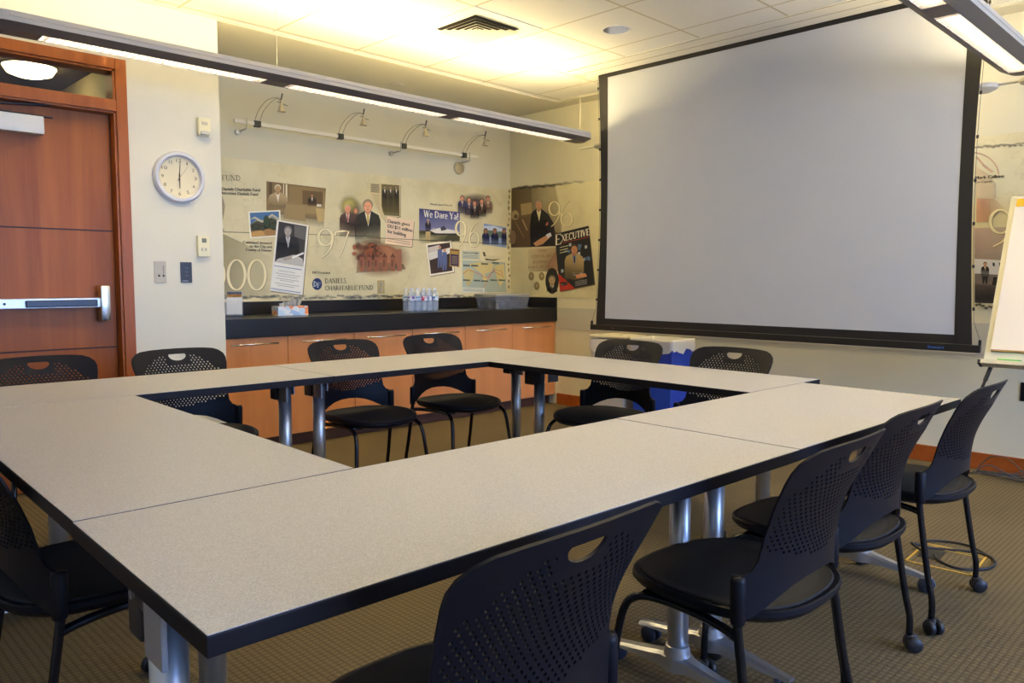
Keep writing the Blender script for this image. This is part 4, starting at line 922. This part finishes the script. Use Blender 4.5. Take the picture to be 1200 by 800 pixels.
P.serif('E', (352, 487), (392, 478), 62, (222, 216, 196)); P.serif('XECUTIVE', (390, 466), (556, 426), 40, (222, 216, 196), 1.15); P.line([(390, 474), (552, 437)], 2.5, (190, 50, 40))
for i in range(3): P.line([(380, 500+i*16), (430, 488+i*16)], 4, (206, 200, 150))
for i in range(4): P.line([(470, 700+i*8), (540, 688+i*8)], 2.5, (150, 150, 150))
mchild.append(P.done('magazine_print', mr, 'black magazine cover print with a red corner'))
mchild.append(numeral('x', cC_, '9', 348, 272, 30, 40, 10, [(378, 260), (380, 300), (370, 330), (355, 355), (330, 378)], parent=mr))
mchild.append(numeral('x', cC_, '6', 420, 335, 32, 40, 10, [(388, 345), (388, 305), (400, 270), (415, 245), (440, 224)], parent=mr))
P = Pic('x', cD_)
for i in range(20):
    r_ = random.Random(i+40); P.blob(150+i*20, 262-i*1.4+r_.uniform(-8, 8), r_.uniform(18, 36), r_.uniform(8, 18), (150, 138, 112), .6, .7, 9)
P.line(arc(120, 470, 190, 170, -85, -5, 14), 10, (206, 160, 130), .6); P.line([(150, 330), (200, 390), (265, 440)], 16, (206, 160, 130), .5); P.poly([(150, 400), (235, 450), (290, 520), (290, 630), (150, 630)], (212, 190, 150), [.9, .7, .3, .5, .9]); P.poly([(150, 632), (280, 632), (350, 700), (240, 800), (150, 800)], (196, 146, 116), [.9, .3, .1, .5, .9])
P.text('Mark Calkins', (140, 492), (348, 478), 22, (74, 64, 44)); P.text('Co-Captain', (142, 521), (266, 512), 15, (110, 98, 70)); mchild.append(P.done('caption', mr))
P = Pic('x', cE_, .0045)
P.poly([(455, 215), (600, 210), (640, 330), (640, 500), (455, 495)], [(176, 150, 140), (186, 168, 150), (170, 160, 160), (60, 52, 50), (70, 62, 56)]); P.poly([(455, 330), (640, 340), (640, 405), (455, 398)], (206, 202, 200)); P.poly([(455, 385), (640, 395), (640, 420), (455, 412)], (110, 100, 96)); P.poly([(525, 398), (548, 400), (546, 430), (520, 428)], (26, 24, 24))
for x in (522, 546, 570, 594): P.poly([(x, 344), (x+8, 345), (x+9, 358), (x+1, 357)], (40, 40, 48))
P.man(494, 350, 8, (24, 20, 20), (190, 140, 105), (30, 26, 24), body=6, wid=1.9); P.poly([(483, 395), (505, 395), (502, 423), (496, 423), (494, 404), (490, 423), (485, 423)], (20, 18, 18)); P.poly([(455, 425), (640, 432), (640, 500), (455, 495)], (56, 48, 46), [.3, .3, .9, .9])
for i in range(14):
    r_ = random.Random(i+90); P.blob(462+i*12, 508+r_.uniform(-8, 8), r_.uniform(8, 16), r_.uniform(4, 9), (60, 62, 64), .8, .6, 8)
mchild.append(P.done('airfield_photo_print', mr))
mchild.append(numeral('x', cE_, '9', 552, 190, 38, 44, 12, [(590, 175), (590, 215), (578, 245), (556, 268), (524, 284)], parent=mr))
for o in mchild: keep(o, mr)

def duplex(name, label, loc, rz, mat):
    t = thing(name, label, 'outlet', loc, rz); b = NB(); box(b, -.036, .036, -.006, 0, -.057, .057, bev=.002); obj('cover', b, mat, t)
    for s in (-1, 1):
        b = NB(); lathe(b, [(.0, -.009), (.016, -.009), (.017, -.006)], 16, (0, 0, s*.022), 'y'); r = obj('receptacle', b, M_beige if mat is not M_edge else M_ink, t)
        b = NB(); box(b, -.007, -.005, -.0095, -.009, s*.022-.002, s*.022+.007); box(b, .005, .007, -.0095, -.009, s*.022-.002, s*.022+.007); obj('slot', b, M_ink, r)
p = hit(446, 336, 'y', 0); duplex('wall_outlet', 'brass-beige duplex outlet set into the mural above the counter', (p.x, -.0036, p.z), 0, plain('brass_beige', (.52, .43, .20), .4, metal=.3))
duplex('wall_outlet', 'black duplex outlet low on the right wall beside the easel', (0, -4.425, .51), -PI/2, M_edge)

# ================================================================== TABLES
TH = -.0261
def tw(x, y): X_, Y_ = x+2.5, y+2.5; return (-2.5+math.cos(TH)*X_-math.sin(TH)*Y_, -2.5+math.sin(TH)*X_+math.cos(TH)*Y_)
HT = .737
def caster(parent, x, y, r, name='caster', z0=None, mat=None, yaw=0):
    b = NB(); z0 = z0 or r*2+.012
    R = Matrix.Translation((x, y, 0)) @ Matrix.Rotation(yaw, 4, 'Z')
    for s in (-1, 1):
        bb = NB(); lathe(bb, [(.0, s*.007), (r*.9, s*.007), (r, s*.010), (r, s*.020), (r*.85, s*.025), (.0, s*.026)], 18, (0, 0, 0), 'x')
        for v in bb.verts: v.co = R @ (v.co+Vector((0, -.012, r+.001)))
        vm = {v: b.verts.new(v.co) for v in bb.verts}
        for f in bb.faces: b.faces.new([vm[v] for v in f.verts])
        bb.free()
    box(b, -.006, .006, -.018, .012, r*.6, z0-.01, mat=R); tube(b, [R @ Vector((0, 0, r*1.5)), R @ Vector((0, 0, z0))], .006, 8)
    return obj(name, b, mat or M_caster, parent, smooth=.7)
M_cb = plain('table_caster_blue_grey', (.035, .045, .075), .4)
M_plate = plain('plate_grey', (.30, .28, .27), .45)
M_brk = plain('bracket_black', (.03, .024, .022), .45)
def table(label, cx, cy, w, d, rot, legx, flip=0, group='flip-top tables joined into a hollow rectangle'):
    x, y = tw(cx, cy); t = thing('conference_table', label, 'table', (x, y, 0), TH+rot, group)
    g = .0012
    b = NB(); box(b, -w/2+g, w/2-g, -d/2+g, d/2-g, HT-.030, HT-.0012, bev=.002); obj('edge_band', b, M_edge, t)
    b = NB(); box(b, -w/2+g+.0022, w/2-g-.0022, -d/2+g+.0022, d/2-g-.0022, HT-.0011, HT); obj('tabletop', b, M_lam, t)
    for lx in legx:
        s = 1 if lx > 0 else -1
        b = NB(); tube(b, [(lx, 0, .085), (lx, 0, .665)], .030, 24); lg = obj('leg', b, M_silver, t, smooth=.7)
        b = NB(); box(b, lx-.035, lx+.035, .024, .085, .60, HT-.0305, bev=.008); box(b, lx-.045, lx+.045, -.20, .20, HT-.046, HT-.0302, bev=.004); box(b, lx-.034, lx+.034, -.03, .03, .655, .70, bev=.008)
        obj('bracket', b, M_brk, lg)
        b = NB(); box(b, lx+.037, lx+.042, -.02, .075, .625, .70, bev=.002); tube(b, [(lx-.04, .05, .675), (lx+.04, .05, .675)], .008, 8); obj('latch', b, M_silver, lg)
        b = NB(); box(b, lx-.046, lx-.036, -.105, -.030, .605, .70, bev=.003); obj('bracket_plate', b, M_plate, lg)
        # cast foot: two tapering arms and a hub
        b = NB(); n = 12
        rings = []
        for i in range(2*n+1):
            q = (i-n)/n; a = abs(q); hw = .030*(1-a)+.020*a+(.012 if a < .12 else 0); zt = .112-.052*a**.8; zb = .062-.012*a**2+.0*a; yy = q*.262
            rings.append([b.verts.new((lx+sx_*hw*f_, yy, z)) for sx_, f_, z in ((-1, 1, zb), (-1, .9, zt-.008), (-1, .5, zt), (1, .5, zt), (1, .9, zt-.008), (1, 1, zb))])
        for A, B in zip(rings, rings[1:]):
            for k in range(6): b.faces.new((A[k], A[(k+1) % 6], B[(k+1) % 6], B[k]))
        b.faces.new(rings[0]); b.faces.new(rings[-1]); lathe(b, [(.040, .058), (.042, .085), (.034, .128), (.031, .13)], 24, (lx, 0, 0))
        bmesh.ops.recalc_face_normals(b, faces=b.faces); ft = obj('foot', b, M_silver, lg, smooth=.5)
        for q in (-1, 1): caster(ft, lx, q*.235, .027, mat=M_cb, z0=.062, yaw=.5*q+lx)
    return t
yNo, yNi, yFi, yFo = -4.6581, -4.0368, -2.4761, -1.8606
def rowtable(label, x0, x1, y0, y1, inset=.09, il=.09): return table(label, (x0+x1)/2, (y0+y1)/2, x1-x0, y1-y0, 0, (-(x1-x0)/2+il, (x1-x0)/2-inset))
rowtable('nearest grey laminate table, its corner at the bottom of the photo', -5.0027, -3.4401, yNo, yNi, il=.06)
rowtable('grey laminate table at the right end of the near row, chairs along its edge', -3.4395, -2.1672, yNo+.002, yNi+.002)
rowtable('grey laminate table at the left end of the far row, nearest the door', -5.0027, -3.5454, yFi, yFo)
rowtable('grey laminate table at the right end of the far row before the cabinets', -3.5448, -2.0148, yFi, yFo)
L_ = yFi-yNi-.002
table('grey laminate side table on the left, ending against the nearest table', (-5.0-4.4035)/2, (yFi+yNi)/2, L_, .597, PI/2, (-L_/2+.125, L_/2-.09))
table('grey laminate side table on the right, before the bins and screen', (-2.0014-2.6044)/2, (yFi+yNi)/2, L_, .603, PI/2, (-L_/2+.10, L_/2-.09))

# ================================================================== CHAIRS
def back_shape():
    half = [(0, .508), (.05, .506), (.10, .496), (.145, .478), (.185, .456), (.215, .441), (.245, .436), (.256, .440), (.258, .528), (.25, .536), (.236, .540), (.218, .550), (.206, .570), (.202, .61), (.207, .66), (.218, .71), (.226, .745), (.228, .770), (.222, .790), (.204, .805), (.178, .8145), (.13, .819), (.065, .821), (0, .8215)]
    pts = half+[(-x, z) for x, z in half[-2:0:-1]]
    # densify
    out = []
    for i, p in enumerate(pts):
        q = pts[(i+1) % len(pts)]; n = max(1, int(math.hypot(q[0]-p[0], q[1]-p[1])/.012))
        for k in range(n): out.append((p[0]+(q[0]-p[0])*k/n, p[1]+(q[1]-p[1])*k/n))
    return out
def back_fn(s, z):
    v = (z-.43)/.39
    yc = -.262+.016*math.sin(PI*min(1, max(0, v*1.3)))-.041*v-.062*max(0, v-.45)**1.6*2.2
    w = .072-.030*v-.022*max(0, v-.75)*4*.5
    return Vector((s, yc+w*(abs(s)/.245)**2, z+max(0, z-.6)*.06))
def chair_back_mesh():
    out = back_shape(); V2 = list(out); loops = [list(range(len(out)))]
    hz, hw, hh = .797, .043, .031
    def in_handle(x, z, m=0): return abs(x) < hw+m and hz-hh-m < z < hz+m
    hl = []
    for i in range(20):
        a = PI+PI*i/19; hl.append((hw*math.cos(a)*(1.0 if abs(math.cos(a)) < .9 else 1), hz-.006+(hh-.006)*math.sin(a)))
    hl += [(hw-.003, hz-.001), (hw-.01, hz)]; hl += [(x*hw, hz) for x in (.4, 0, -.4)]; hl += [(-hw+.01, hz), (-hw+.003, hz-.001)]
    loops.append(list(range(len(V2), len(V2)+len(hl)))); V2 += hl
    holes = []; px, pz, r = .0168, .0108, .0038; j = 0; z = .548
    while z < .806:
        x = -.30+(px/2 if j % 2 else 0)
        while x < .30:
            lim = .198 if z > .6 else .188
            ok = abs(x) < lim-max(0, z-.74)*.6 and z > .552+.22*max(0, abs(x)-.02) and z < .806-.10*(abs(x)/.2)**2 and not in_handle(x, z, .014) and z < .800
            if ok and not (abs(x) < .075 and z > .755+abs(x)*.1 and z > .79): holes.append((x, z))
            x += px
        j += 1; z += pz
    hi0 = len(V2)
    for x, z in holes:
        n = 7; loops.append(list(range(len(V2), len(V2)+n))); V2 += [(x+r*math.cos(2*PI*k/n), z+r*math.sin(2*PI*k/n)) for k in range(n)]
    # interior support points
    sup = []
    zz = .44
    while zz < .81:
        xx = -.25
        while xx <= .25:
            if all(math.hypot(xx-h[0], zz-h[1]) > .012 for h in holes) and not in_handle(xx, zz, .008): sup.append((xx, zz))
            xx += .02
        zz += .02
    def inside(p, poly):
        c = False; n = len(poly)
        for i in range(n):
            a, b_ = poly[i], poly[i-1]
            if (a[1] > p[1]) != (b_[1] > p[1]) and p[0] < (b_[0]-a[0])*(p[1]-a[1])/(b_[1]-a[1])+a[0]: c = not c
        return c
    sup = [p for p in sup if inside(p, out) and min(math.hypot(p[0]-q[0], p[1]-q[1]) for q in out) > .008]
    V2 += sup
    edges = [(l[i], l[(i+1) % len(l)]) for l in loops for i in range(len(l))]
    vv, ee, ff, *_ = delaunay_2d_cdt([Vector(p) for p in V2], edges, [], 0, 1e-6)
    grid = {}
    for h in holes: grid.setdefault((int(h[0]*50), int(h[1]*50)), []).append(h)
    bm = NB(); W = [bm.verts.new(back_fn(p.x, p.y)) for p in vv]; keepf = []
    for f in ff:
        c = sum((vv[i] for i in f), Vector((0, 0)))/len(f)
        if not inside((c.x, c.y), out): continue
        if in_handle(c.x, c.y, .001) and inside((c.x, c.y), hl): continue
        gx, gy = int(c.x*50), int(c.y*50)
        if any(math.hypot(c.x-h[0], c.y-h[1]) < r*.86 for a in (-1, 0, 1) for b_ in (-1, 0, 1) for h in grid.get((gx+a, gy+b_), ())): continue
        keepf.append(bm.faces.new([W[i] for i in f]))
    for v in list(bm.verts):
        if not v.link_faces: bm.verts.remove(v)
    front = list(bm.faces); bk = {}
    bnd = [e for e in bm.edges if len(e.link_faces) == 1]
    for v in list(bm.verts):
        s_, z_ = v.co.x, v.co.z; d = .002
        n_ = (back_fn(s_+d, z_)-back_fn(s_-d, z_)).cross(back_fn(s_, z_+d)-back_fn(s_, z_-d)).normalized()
        if n_.y > 0: n_ = -n_
        bk[v] = bm.verts.new(v.co+n_*.0055)
    for f in front: bm.faces.new([bk[v] for v in reversed(f.verts)])
    for e in bnd: a, c = e.verts; bm.faces.new((a, c, bk[c], bk[a]))
    bmesh.ops.recalc_face_normals(bm, faces=bm.faces)
    for s in (-1, 1):    # sockets for the rear legs
        tube(bm, [(s*.244, -.196, .432), (s*.244, -.196, .438), (s*.243, -.194, .528), (s*.242, -.194, .538)], [.0145, .0165, .0175, .015], 14)
    return bm
def superell(hw, hd, n, cnt=40):
    return [(hw*math.copysign(abs(math.cos(t))**(2/n), math.cos(t)), hd*math.copysign(abs(math.sin(t))**(2/n), math.sin(t))) for t in [2*PI*k/cnt for k in range(cnt)]]
def seat_z(x, y):   # y local -1..1 front positive
    return .446+.006*(x*x)-.010*(1-x*x)*(1-y*y)-(.016*max(0, y-.45)**1.5*2)+(.010*max(0, -y-.6))
def seat_mesh(k, dz0, dz1, bottom):
    bm = NB(); cnt = 44; cy = -.048; rings = []
    hw, hd = .240, .238
    fr = [(1.0*k, dz1), (.985*k, dz1+.003), (.95*k, dz1+.002)] + [(k*q, dz1-.001*0) for q in (.85, .65, .4, .2)]
    def P(f, x, y, dz): return (x*f*hw, cy+y*f*hd, seat_z(x*f, y*f)+dz)
    base = superell(1, 1, 2.7, cnt)
    base = [(x*(1-.09*max(0, y)), y) for x, y in base]
    for f, dz in fr: rings.append([bm.verts.new(P(f, x, y, dz)) for x, y in base])
    for A, B in zip(rings, rings[1:]):
        for i in range(cnt): bm.faces.new((A[i], A[(i+1) % cnt], B[(i+1) % cnt], B[i]))
    bm.faces.new(rings[-1])
    low = [(1.0*k, dz0-.006), (.95*k, dz0-.020), (.82*k, dz0-.030), (.5*k, dz0-.034)] if bottom else [(k, dz0)]
    prev = rings[0]
    for f, dz in low:
        R_ = [bm.verts.new(P(f, x, y, dz)) for x, y in base]
        for i in range(cnt): bm.faces.new((prev[(i+1) % cnt], prev[i], R_[i], R_[(i+1) % cnt]))
        prev = R_
    bm.faces.new(prev[::-1]); bmesh.ops.recalc_face_normals(bm, faces=bm.faces); return bm
def mesh_fabric():
    mt, nt, b = nodes('black_seat_mesh'); S(b, Roughness=.8); N = nt.nodes.new; Lk = nt.links.new
    tc = N('ShaderNodeTexCoord'); w = N('ShaderNodeTexWave'); w.inputs['Scale'].default_value = 130; w.bands_direction = 'X'; Lk(tc.outputs['Object'], w.inputs['Vector'])
    r = N('ShaderNodeValToRGB'); r.color_ramp.elements[0].color = (.006, .006, .007, 1); r.color_ramp.elements[1].color = (.020, .020, .021, 1); Lk(w.outputs['Fac'], r.inputs['Fac']); Lk(r.outputs['Color'], b.inputs['Base Color'])
    bp = N('ShaderNodeBump'); bp.inputs['Strength'].default_value = .4; bp.inputs['Distance'].default_value = .001; Lk(w.outputs['Fac'], bp.inputs['Height']); Lk(bp.outputs['Normal'], b.inputs['Normal']); return mt
M_mesh = mesh_fabric()
def chair_proto():
    t = thing('stacking_chair', 'x', 'chair', (0, 0, 0), 0, 'black perforated-back chairs around the tables')
    obj('backrest', chair_back_mesh(), M_plastic, t, smooth=.6)
    obj('seat', seat_mesh(1, -.006, 0, True), M_plastic, t, smooth=.6)
    obj('seat_mesh', seat_mesh(.93, .0005, .0035, False), M_mesh, t, smooth=.6)
    b = NB()
    for s in (-1, 1): tube(b, [(s*.14, -.15, .418), (s*.14, .08, .412)], .010, 8)
    tube(b, [(-.214, -.08, .408), (.214, -.08, .408)], .010, 10); tube(b, [(-.205, .04, .408), (.205, .04, .408)], .010, 10)
    for s in (-1, 1): box(b, s*.17-.03, s*.17+.03, .02, .09, .398, .412, bev=.004)
    obj('under_frame', b, M_tube, t, smooth=.7)
    for s in (-1, 1):
        b = NB(); tube(b, smoothpts([(s*.244, -.195, .50), (s*.245, -.197, .42), (s*.251, -.232, .20), (s*.254, -.250, .115), (s*.254, -.251, .055)], 4), .0105, 12); lg = obj('rear_leg', b, M_tube, t, smooth=.7); caster(lg, s*.254, -.251, .0255, z0=.062, yaw=.6*s)
        b = NB(); tube(b, smoothpts([(s*.245, -.199, .40), (s*.232, -.16, .405), (s*.214, -.08, .408), (s*.205, .03, .408), (s*.207, .10, .395), (s*.214, .135, .35), (s*.226, .155, .22), (s*.234, .168, .115), (s*.235, .170, .055)], 5), .0105, 12); lg = obj('front_leg', b, M_tube, t, smooth=.7); caster(lg, s*.235, .170, .0255, z0=.062, yaw=-.4*s)
    return t
chair0 = chair_proto()
spots = [
 (-4.525, -1.93, PI, 'chair at the far row in front of the door, at the left edge'),
 (-3.93, -1.97, PI, 'chair at the far row in front of the white pier beside the cabinets'),
 (-3.045, -2.05, PI, 'left one of the two chairs before the maple cabinets'),
 (-2.385, -2.03, PI, 'right one of the two chairs before the maple cabinets'),
 (-2.20, -2.88, PI/2, 'chair in front of the bins, at the right side table'),
 (-2.20, -3.52, PI/2, 'chair under the right half of the screen, right of the bins'),
 (-2.425, -4.475, 0, 'farthest chair of the right-hand row, beside the easel leg'),
 (-3.115, -4.465, 0, 'middle chair of the three overlapping chairs at the right'),
 (-3.70, -4.51, 0, 'chair with its seat fully in view at the lower right, beyond the nearest backrest'),
 (-4.60, -4.48, 0, 'nearest chair, its perforated backrest large at the bottom centre'),
 (-4.79, -3.40, -PI/2, 'dark chair at the left edge, tucked under the left side table'),
]
for i, (x, y, rz, lb) in enumerate(spots):
    o = chair0 if i == 0 else copy_tree(chair0)
    o.location = (x, y, 0); o.rotation_euler.z = rz; o['label'] = 'black '+lb

# ================================================================== BINS
def bin_(name, label, x, y, w0, w1, d0, d1, h, mat, rz=0):
    t = thing(name, label, 'bin', (x, y, 0), rz); b = NB(); taper(b, w0, d0, w1, d1, 0, h, .004)
    obj('bin_body', b, mat, t); return t
def liner(t, w, d, h, drop, seed, mat, rise=.01):
    rnd = random.Random(seed); b = NB(); N_ = 60; rings = []
    def per(w_, d_, q):
        L4 = [(-w_, -d_), (w_, -d_), (w_, d_), (-w_, d_)]; q = q % 4; i = int(q); f = q-i; a, c = L4[i], L4[(i+1) % 4]; return (a[0]+(c[0]-a[0])*f, a[1]+(c[1]-a[1])*f)
    ph = [rnd.uniform(0, 6) for _ in range(4)]
    for lv, (off, z, wob) in enumerate(((.006, h-drop, .030), (.009, h-drop*.55, .008), (.006, h-.01, .003), (.004, h+rise, .002), (-.006, h+rise-.002, .002), (-.014, h-.10, .008))):
        R_ = []
        for k in range(N_):
            q = 4*k/N_; x, y = per(w+off, d+off, q); n_ = math.sin(q*9+ph[0])*.5+math.sin(q*17+ph[1])*.3+math.sin(q*31+ph[2])*.2
            R_.append(b.verts.new((x*(1+wob*.5*abs(n_)), y*(1+wob*.5*abs(n_)), z+wob*n_)))
        rings.append(R_)
    for A, B in zip(rings, rings[1:]):
        for k in range(N_): b.faces.new((A[k], A[(k+1) % N_], B[(k+1) % N_], B[k]))
    return obj('liner', b, mat, t, smooth=1.2)
M_liner = glass('bin_liner', (.86, .83, .76), .90, .35)
t = bin_('recycling_bin', 'blue recycling bin with a white plastic liner folded over its rim', -.195, -1.945, .13, .155, .17, .20, .70, plain('recycling_blue', (.012, .055, .42), .35))
liner(t, .155, .20, .70, .085, 3, M_liner)
t = bin_('trash_bin', 'pale grey trash bin with a liner and light lid, left of the blue bin', -.20, -1.50, .12, .14, .15, .18, .68, plain('trash_grey', (.50, .47, .42), .5))
liner(t, .14, .18, .68, .10, 8, M_liner, .0)
b = NB(); box(b, -.15, .15, -.19, .19, .692, .712, bev=.008); box(b, -.10, .10, -.13, .13, .712, .718, bev=.003); obj('lid', b, plain('trash_lid', (.72, .66, .50), .45), t)

# ================================================================== FLIP CHART
t = thing('flip_chart', 'white flip chart pad on a black-legged easel at the right edge', 'flip chart', (-.45, -4.75, 0))
# board leans back: bottom x=-.62, top x=-.30
bx0, bx1, bz0, bz1 = -.62, -.205, .728, 1.66
e1 = Vector((bx1-bx0, 0, bz1-bz0)); LH = e1.length; e1.normalize(); e2 = Vector((0, -1, 0)); e3 = e2.cross(e1)
if e3.x > 0: e3 = -e3   # towards the viewer
def BM(ou=0, ov=0, on=0): 
    m_ = Matrix((e2, e1, e3)).transposed().to_4x4(); m_.translation = Vector((bx0, -4.335, bz0))-Vector((-.45, -4.75, 0)); return m_
bm4 = BM()
b = NB(); box(b, 0, .70, 0, LH, -.012, 0, mat=bm4, bev=0); obj('board', b, plain('easel_white', (.74, .70, .52), .5), t)
b = NB(); box(b, .030, .67, .075, LH-.02, .001, .016, mat=bm4); pad = obj('paper_pad', b, M_paper, t)
b = NB(); box(b, .030, .67, .066, .074, .001, .018, mat=bm4); obj('pad_backing', b, plain('cardboard', (.42, .24, .08), .8), pad)
b = NB(); box(b, .035, .13, LH-.075, LH-.025, .0165, .0175, mat=bm4); obj('pad_sticker', b, plain('sticker_yellow', (.85, .50, .02), .5), pad)
b = NB()
for q in ((.06, .02), (.10, .03)): text_on(b, '@', bm4 @ Vector((q[0], LH-.065, .018)), bm4.to_3x3() @ Vector((.02, 0, 0)), bm4.to_3x3() @ Vector((0, .02, 0)))
b.free()
b = NB(); box(b, -.01, .72, -.020, -.001, -.012, .055, mat=bm4); box(b, -.01, .72, -.001, .003, .050, .055, mat=bm4); tr = obj('pen_tray', b, plain('tray_cream', (.66, .60, .42), .5), t)
b = NB(); box(b, -.014, .0, -.024, -.002, -.006, .057, mat=bm4); obj('tray_end', b, M_ink, tr)
b = NB(); 
off = Vector((.45, 4.75, 0))
foot = hit(1122, 612, 'z', 0); foot = Vector((-.86, -4.20, .0))
top = Vector((-.60, -4.372, .715))
tube(b, [top+off, foot+off], .008, 10); tube(b, [top+off, top+(foot-top)*.12+off], .011, 10); tube(b, [foot+(top-foot)*.02+off, foot+off], .012, 10); obj('leg', b, M_tube, t)
b = NB(); tube(b, [Vector((-.60, -4.96, .715))+off, Vector((-.86, -5.13, 0))+off], .008, 10); obj('leg', b, M_tube, t)
b = NB(); tube(b, [Vector((-.20, -4.68, 1.62))+off, Vector((-.09, -4.68, 0))+off], .008, 10); obj('leg', b, M_tube, t)
p = bm4 @ Vector((.16, .006, .03)); b = NB(); box(b, .075, .185, .0, .012, .012, .046, mat=bm4); o = obj('marker', b, plain('marker_green', (.05, .55, .04), .4), None)
o.location = t.location; 
tag(o, 'bright green marker lying in the flip chart tray', 'marker')
rebase_off = o.location.copy()
for v in o.data.vertices: v.co += rebase_off
o.location = (0, 0, 0); rebase(o)

# ================================================================== FLOOR BOX AND CABLES
t = thing('floor_box', 'floor power box outlined in yellow on the carpet by the right chairs', 'floor box', (-1.875, -4.545, 0), .05)
b = NB()
for x0, x1, y0, y1 in ((-.15, .15, -.125, -.116), (-.15, .15, .116, .125), (-.15, -.141, -.125, .125), (.141, .15, -.125, .125), (.10, .105, -.116, .116), (.12, .125, -.116, .116)): box(b, x0, x1, y0, y1, .0005, .004)
obj('trim_frame', b, plain('brass_yellow', (.62, .38, .05), .4), t)
b = NB(); box(b, -.140, .140, -.115, .115, .0004, .003); obj('lid', b, M_carpet, t)
b = NB(); box(b, -.06, .07, .02, .10, .0032, .006); obj('cable_port', b, plain('port_black', (.015, .014, .012), .5), t)
b = NB(); tube(b, smoothpts([(-1.90, -4.48, .008), (-1.86, -4.40, .03), (-1.80, -4.46, .008), (-1.72, -4.62, .007), (-1.78, -4.70, .007), (-1.90, -4.70, .007), (-1.98, -4.62, .007), (-1.95, -4.54, .008), (-1.89, -4.50, .010)], 8), .006, 8)
tube(b, smoothpts([(-1.84, -4.44, .02), (-1.70, -4.42, .008), (-1.64, -4.55, .007), (-1.74, -4.68, .007)], 8), .005, 8)
tag(rebase(obj('power_cable', b, plain('cable_black', (.012, .012, .014), .5), smooth=.8)), 'black cable looping out of the floor box', 'cable')
for k, (cx, lb) in enumerate(((-.16, 'tangle of thin grey cables lying along the baseboard behind the chairs'), (-.12, 'single thin cable rising up the right baseboard'))):
    b = NB(); rnd = random.Random(6)
    if k == 0:
        pts = []
        for i in range(34):
            a = i*.9; pts.append((-.15+.07*math.sin(a*1.3)+rnd.uniform(-.02, .02), -4.38+.17*math.cos(a)+rnd.uniform(-.03, .03), .008+.006*(i % 3)+(.10 if i in (5, 6) else 0)+(.07 if i in (15,) else 0)))
        tube(b, smoothpts(pts, 6), .0035, 6)
        nm = 'cable_tangle'
    else: tube(b, smoothpts([(-.10, -4.30, .008), (-.06, -4.40, .02), (-.03, -4.50, .10), (-.02, -4.58, .16)], 6), .003, 6); nm = 'thin_cable'
    tag(rebase(obj(nm, b, plain('cable_grey', (.07, .06, .055), .5), smooth=.8)), lb, 'cable')

# ================================================================== LIGHT
world = bpy.data.worlds.new('world'); scene.world = world; world.use_nodes = True
nt = world.node_tree; bg = nt.nodes['Background']; bg.inputs['Color'].default_value = (.42, .62, 1, 1); bg.inputs['Strength'].default_value = 1.0
def area(name, loc, rot, sx_, sy_, power, col):
    l = bpy.data.lights.new(name, 'AREA'); l.shape = 'RECTANGLE'; l.size = sx_; l.size_y = sy_; l.energy = power; l.color = col
    o = bpy.data.objects.new(name, l); COL.objects.link(o); o.location = loc; o.rotation_euler = rot; return o
area('window_daylight', ((WX0+WX1)/2, YN-.02, (WZ0+WZ1)/2), (PI/2, 0, 0), WX1-WX0-.1, WZ1-WZ0-.1, 185, (.27, .46, 1))
scene.view_settings.view_transform = 'Standard'; scene.view_settings.look = 'None'; scene.view_settings.gamma = 1; scene.view_settings.exposure = .68
scene.view_settings.use_curve_mapping = False
